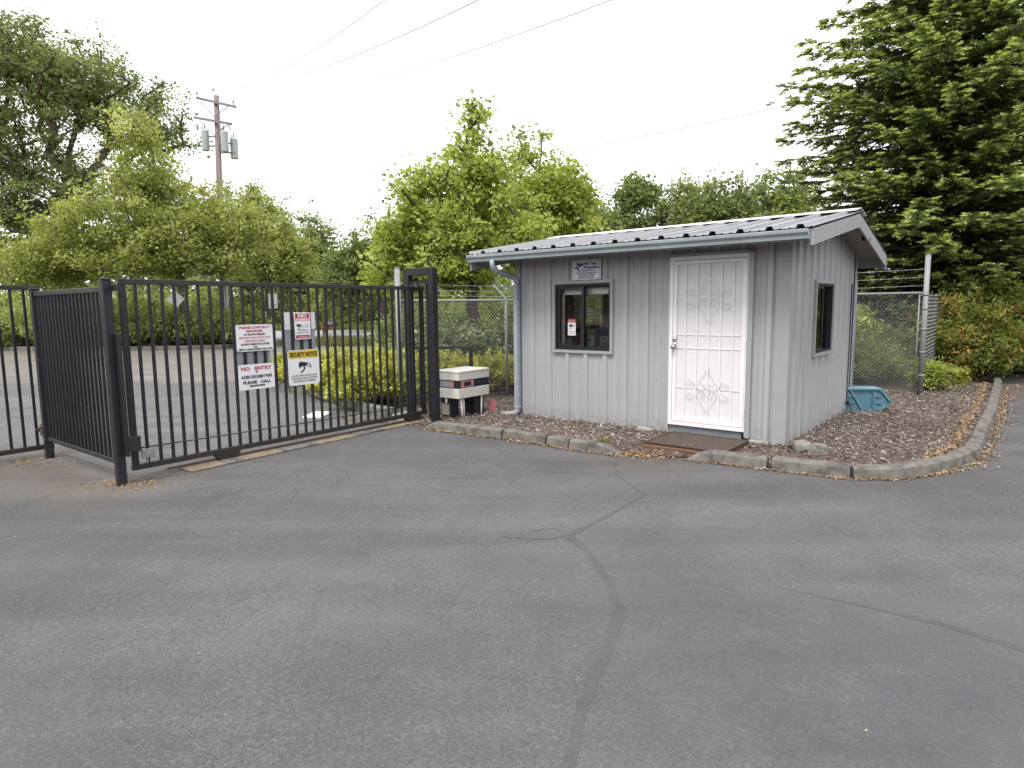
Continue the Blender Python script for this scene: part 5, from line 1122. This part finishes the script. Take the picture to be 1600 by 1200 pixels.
for i, (x, y) in enumerate([(-.2, 8.15), (4.05, 6.25)]): bush('weed', ('tiny weed on the mulch near the downspout', 'tiny weed on the mulch inside the curved kerb')[i], 'plant', (x, y, .02), [(x, y, .04, .05, .04, .04)], 6, 10, .03, .04, Lgrass, 186 + i, asp=.15, hang=-.6)
for i, (x, y, rx, h, lab) in enumerate([(4.6, 16.2, 1.3, 2.2, 'dark leafy shrub behind the hut right rear'), (7.2, 16.8, 1.5, 2.6, 'dark leafy shrub beneath the spruce left side'), (10.0, 19.5, 1.8, 2.4, 'dark leafy shrub behind the spruce trunk'), (14.5, 21.5, 2.2, 3.0, 'dark leafy shrub at the far right behind the spruces')]):
    bush('understory_shrub', lab, 'shrub', (x, y, 0), [(x, y, h * .45, rx, 1.2, h * .55)], 200, 44, .3, .13, Lwood, 190 + i, group='dark shrubs under the spruce', asp=.6, shell=.4, tintf=-.15)
# grass
def grass(name, n, P_, h, lab, seed, wd=.02):
    rg = np.random.default_rng(seed); n = len(P_); C = np.column_stack([P_, np.full(n, 0.)]); s_ = h * rg.lognormal(0, .3, n); C[:, 2] = s_ * .45
    A = rg.normal(0, .25, (n, 3)); A[:, 2] = 1; Nn = rg.normal(size=(n, 3)); Nn[:, 2] = 0
    V, F, T = leaves_np(C, A, Nn, s_, np.full(n, wd), .1, rg.uniform(0, 1, n)); o = link(name, npmesh(name, V, F, Lgrass, T), None, 'stuff'); tag(o, lab, 'grass')
rgq = np.random.default_rng(2)
Pv = np.column_stack([rgq.uniform(-40, 8, 16000), rgq.uniform(0, 1, 16000)]); Pv[:, 1] = 49.6 - (Pv[:, 0] + 3) * .17 + Pv[:, 1] * 3.5
grass('verge_grass', 0, Pv, .4, 'dry tan verge grass along the far side of the street', 3, .06)
Pv = np.column_stack([rgq.normal(-8.0, 1.2, 5000), rgq.normal(30.0, .7, 5000)]); grass('verge_grass', 0, Pv, .32, 'grass tufts around the mailbox posts', 4, .03)
Pv = np.column_stack([rgq.uniform(-12, -6.5, 6000), rgq.uniform(31.6, 34, 6000)])[:0]
# ------------------------------------------------------------------ utility pole and wires
up_ = thing('utility_pole', (-13.25, 30, 0), 0, 'brown timber utility pole with crossarms and three grey transformers', 'utility pole')
mb = MB(); mb.tube([(0, 0, -.1), (.1, 0, 5), (.27, 0, 11.1)], [.165, .14, .115], 12); mb.build('pole', mPole, up_)
def arm(xl, zl, xr, zr, y=.0):
    mb = MB(); mb.tube([(xl + 13.25, y - .16 + .5, zl), (xr + 13.25, y - .16 - .5, zr)], .075, 4, square=True); mb.build('crossarm', mPole, up_)
arm(-14.0, 11.12, -11.9, 10.42); arm(-14.17, 10.28, -12.12, 9.70)
for (x, z, xa, za) in ((.2, 10.15, -.35, 10.8), (.25, 10.2, .95, 10.65), (.2, 9.3, -.45, 10.0), (.24, 9.45, .8, 9.82)):
    mb = MB(); mb.tube([(x, -.16, z), (xa, -.2, za)], .02, 5); mb.build('brace', mPole, up_)
for x, y, z in ((-.68, .2, 11.12), (.14, .0, 11.2), (1.25, -.6, 10.5)):
    mb = MB(); mb.tube([(x, y, z), (x, y, z + .1), (x, y, z + .12), (x, y, z + .2), (x, y, z + .24)], [.02, .02, .06, .06, .03], 8); mb.build('insulator', mXfmr, up_)
mb = MB(); mb.tube([(-.82, .3, 10.05), (-.8, .3, 9.85), (-.78, .28, 9.7)], [.02, .06, .03], 6); mb.tube([(.95, -.6, 9.8), (1.0, -.62, 9.6), (1.1, -.65, 9.45)], [.03, .04, .02], 6); mb.build('insulator', mGalv, up_)
for x, y, z in ((-.30, -.1, 8.72), (.62, -.25, 8.62), (.85, .18, 8.42)):
    mb = MB(); mb.tube([(x, y, z), (x, y, z + .03), (x, y, z + .82), (x, y, z + .86), (x, y, z + .92)], [.15, .165, .165, .18, .08], 16); tr_ = mb.build('transformer', mXfmr, up_)
    mb = MB(); mb.tube([(x, y - .05, z + .9), (x + .02, y - .05, z + 1.12)], .03, 6); mb.tube([(x - .1, y, z + .9), (x - .12, y, z + 1.06)], .025, 6); mb.build('bushing', mPole, tr_)
    for zb in (.2, .6): mb = MB(); mb.box(min(x, .2), max(x, .2), -.03, .03, z + zb, z + zb + .06); mb.build('bracket', mGalv, up_)
for dx in (-.02, .16, .26): mb = MB(); mb.tube([(.05 + dx - .05, -.2, 0), (.07 + dx - .05, -.2, 3.4)], .045, 8); mb.build('conduit', mXfmr, up_)
mb = MB(); mb.tube([(.1, -.2, 5.6), (-.35, -.45, 6.2), (-.5, -.5, 6.25)], [.03, .03, .03], 6); mb.tube([(-.35, -.5, 6.28), (-.8, -.6, 6.2)], [.10, .16], 8); mb.build('street_light', mXfmr, up_)
mb = MB(); mb.tube([(.26, -.19, 5.2), (.22, -.18, 6.4)], .05, 8); mb.build('conduit', mXfmr, up_)
def wire(a, b_, sag, r, lab, n=24, grp='overhead wires from the utility pole'):
    a, b_ = Vector(a), Vector(b_); mb = MB(); mb.tube([a.lerp(b_, i / n) - Vector((0, 0, sag * 4 * (i / n) * (1 - i / n))) for i in range(n + 1)], r, 5)
    o = mb.build('overhead_wire', mCable); tag(o, lab, 'wire', grp)
wire((-13.93, 30.3, 11.25), (-.9, 10.5, 7.0), .6, .010, 'topmost overhead wire running to the upper right')
wire((-13.1, 30.0, 11.45), (-.2, 10.5, 6.4), .45, .011, 'middle overhead wire running to the upper right')
wire((-11.97, 29.4, 10.95), (1.9, 8.5, 5.6), .55, .009, 'lowest of the overhead wires running to the upper right')
wire((-13.0, 29.9, 7.3), (17, 20.5, 9.8), 1.1, .018, 'service wire passing behind the maple toward the spruce')
wire((-13.0, 29.9, 6.7), (17, 20.5, 8.1), .8, .010, 'faint lower service wire behind the maple toward the spruce')

# ------------------------------------------------------------------ roadside things
ds = thing('diamond_sign', (-14.35, 27.9, 0), .1, 'back of a white diamond road sign on a thin post', 'road sign')
mb = MB(); mb.tube([(0, .03, 0), (0, .03, 2.1)], .025, 6); mb.build('post', mGalv, ds)
mb = MB(); mb.prism([(0, -.37), (.37, 0), (0, .37), (-.37, 0)], 'y', 0, .004); mb.v = [(x, y, z + 2.13) for x, y, z in mb.v]; mb.build('panel', mSign, ds)
os_ = thing('lane_sign', (-10.78, 29.5, 0), .0, 'small white rectangular sign ending in the word only', 'road sign')
mb = MB(); mb.tube([(0, .03, 0), (0, .03, 2.3)], .025, 6); mb.build('post', mGalv, os_)
mb = MB(); mb.prism(rrect(-.2, .2, 1.70, 2.36, .03), 'y', -.003, .0); mb.build('panel', mSign, os_)
text_part('ONLY', os_, 0, 1.78, .18, mBlackInk, .31, y=-.006, bold=.004)
mbx = thing('mailbox', (-8.45, 30.3, 0), .05, 'black mailbox with white letters on a brown timber stand', 'mailbox')
mb = MB(); mb.box(-.36, -.27, -.05, .05, 0, 1.22); mb.build('post', mRedWood, mbx); mb = MB(); mb.box(.16, .25, -.05, .05, 0, .85); mb.build('post', mRedWood, mbx)
mb = MB(); mb.box(-.27, .38, -.1, .1, .8, .86); mb.build('shelf', mRedWood, mbx); mb = MB(); mb.tube([(-.3, 0, .55), (-.1, 0, .8)], .04, 4); mb.build('brace', mRedWood, mbx)
mb = MB(); mb.prism([(-.11, .862), (.11, .862), (.11, 1.02), (.085, 1.08), (.04, 1.11), (-.04, 1.11), (-.085, 1.08), (-.11, 1.02)], 'x', -.24, .34); mb.build('box', mBlack, mbx, bevel=.005)
text_part('NELSON', mbx, .05, .94, .13, mSign, .44, y=-.114)
print('faces', sum(len(o.data.polygons) for o in sc.objects if o.type == 'MESH'))
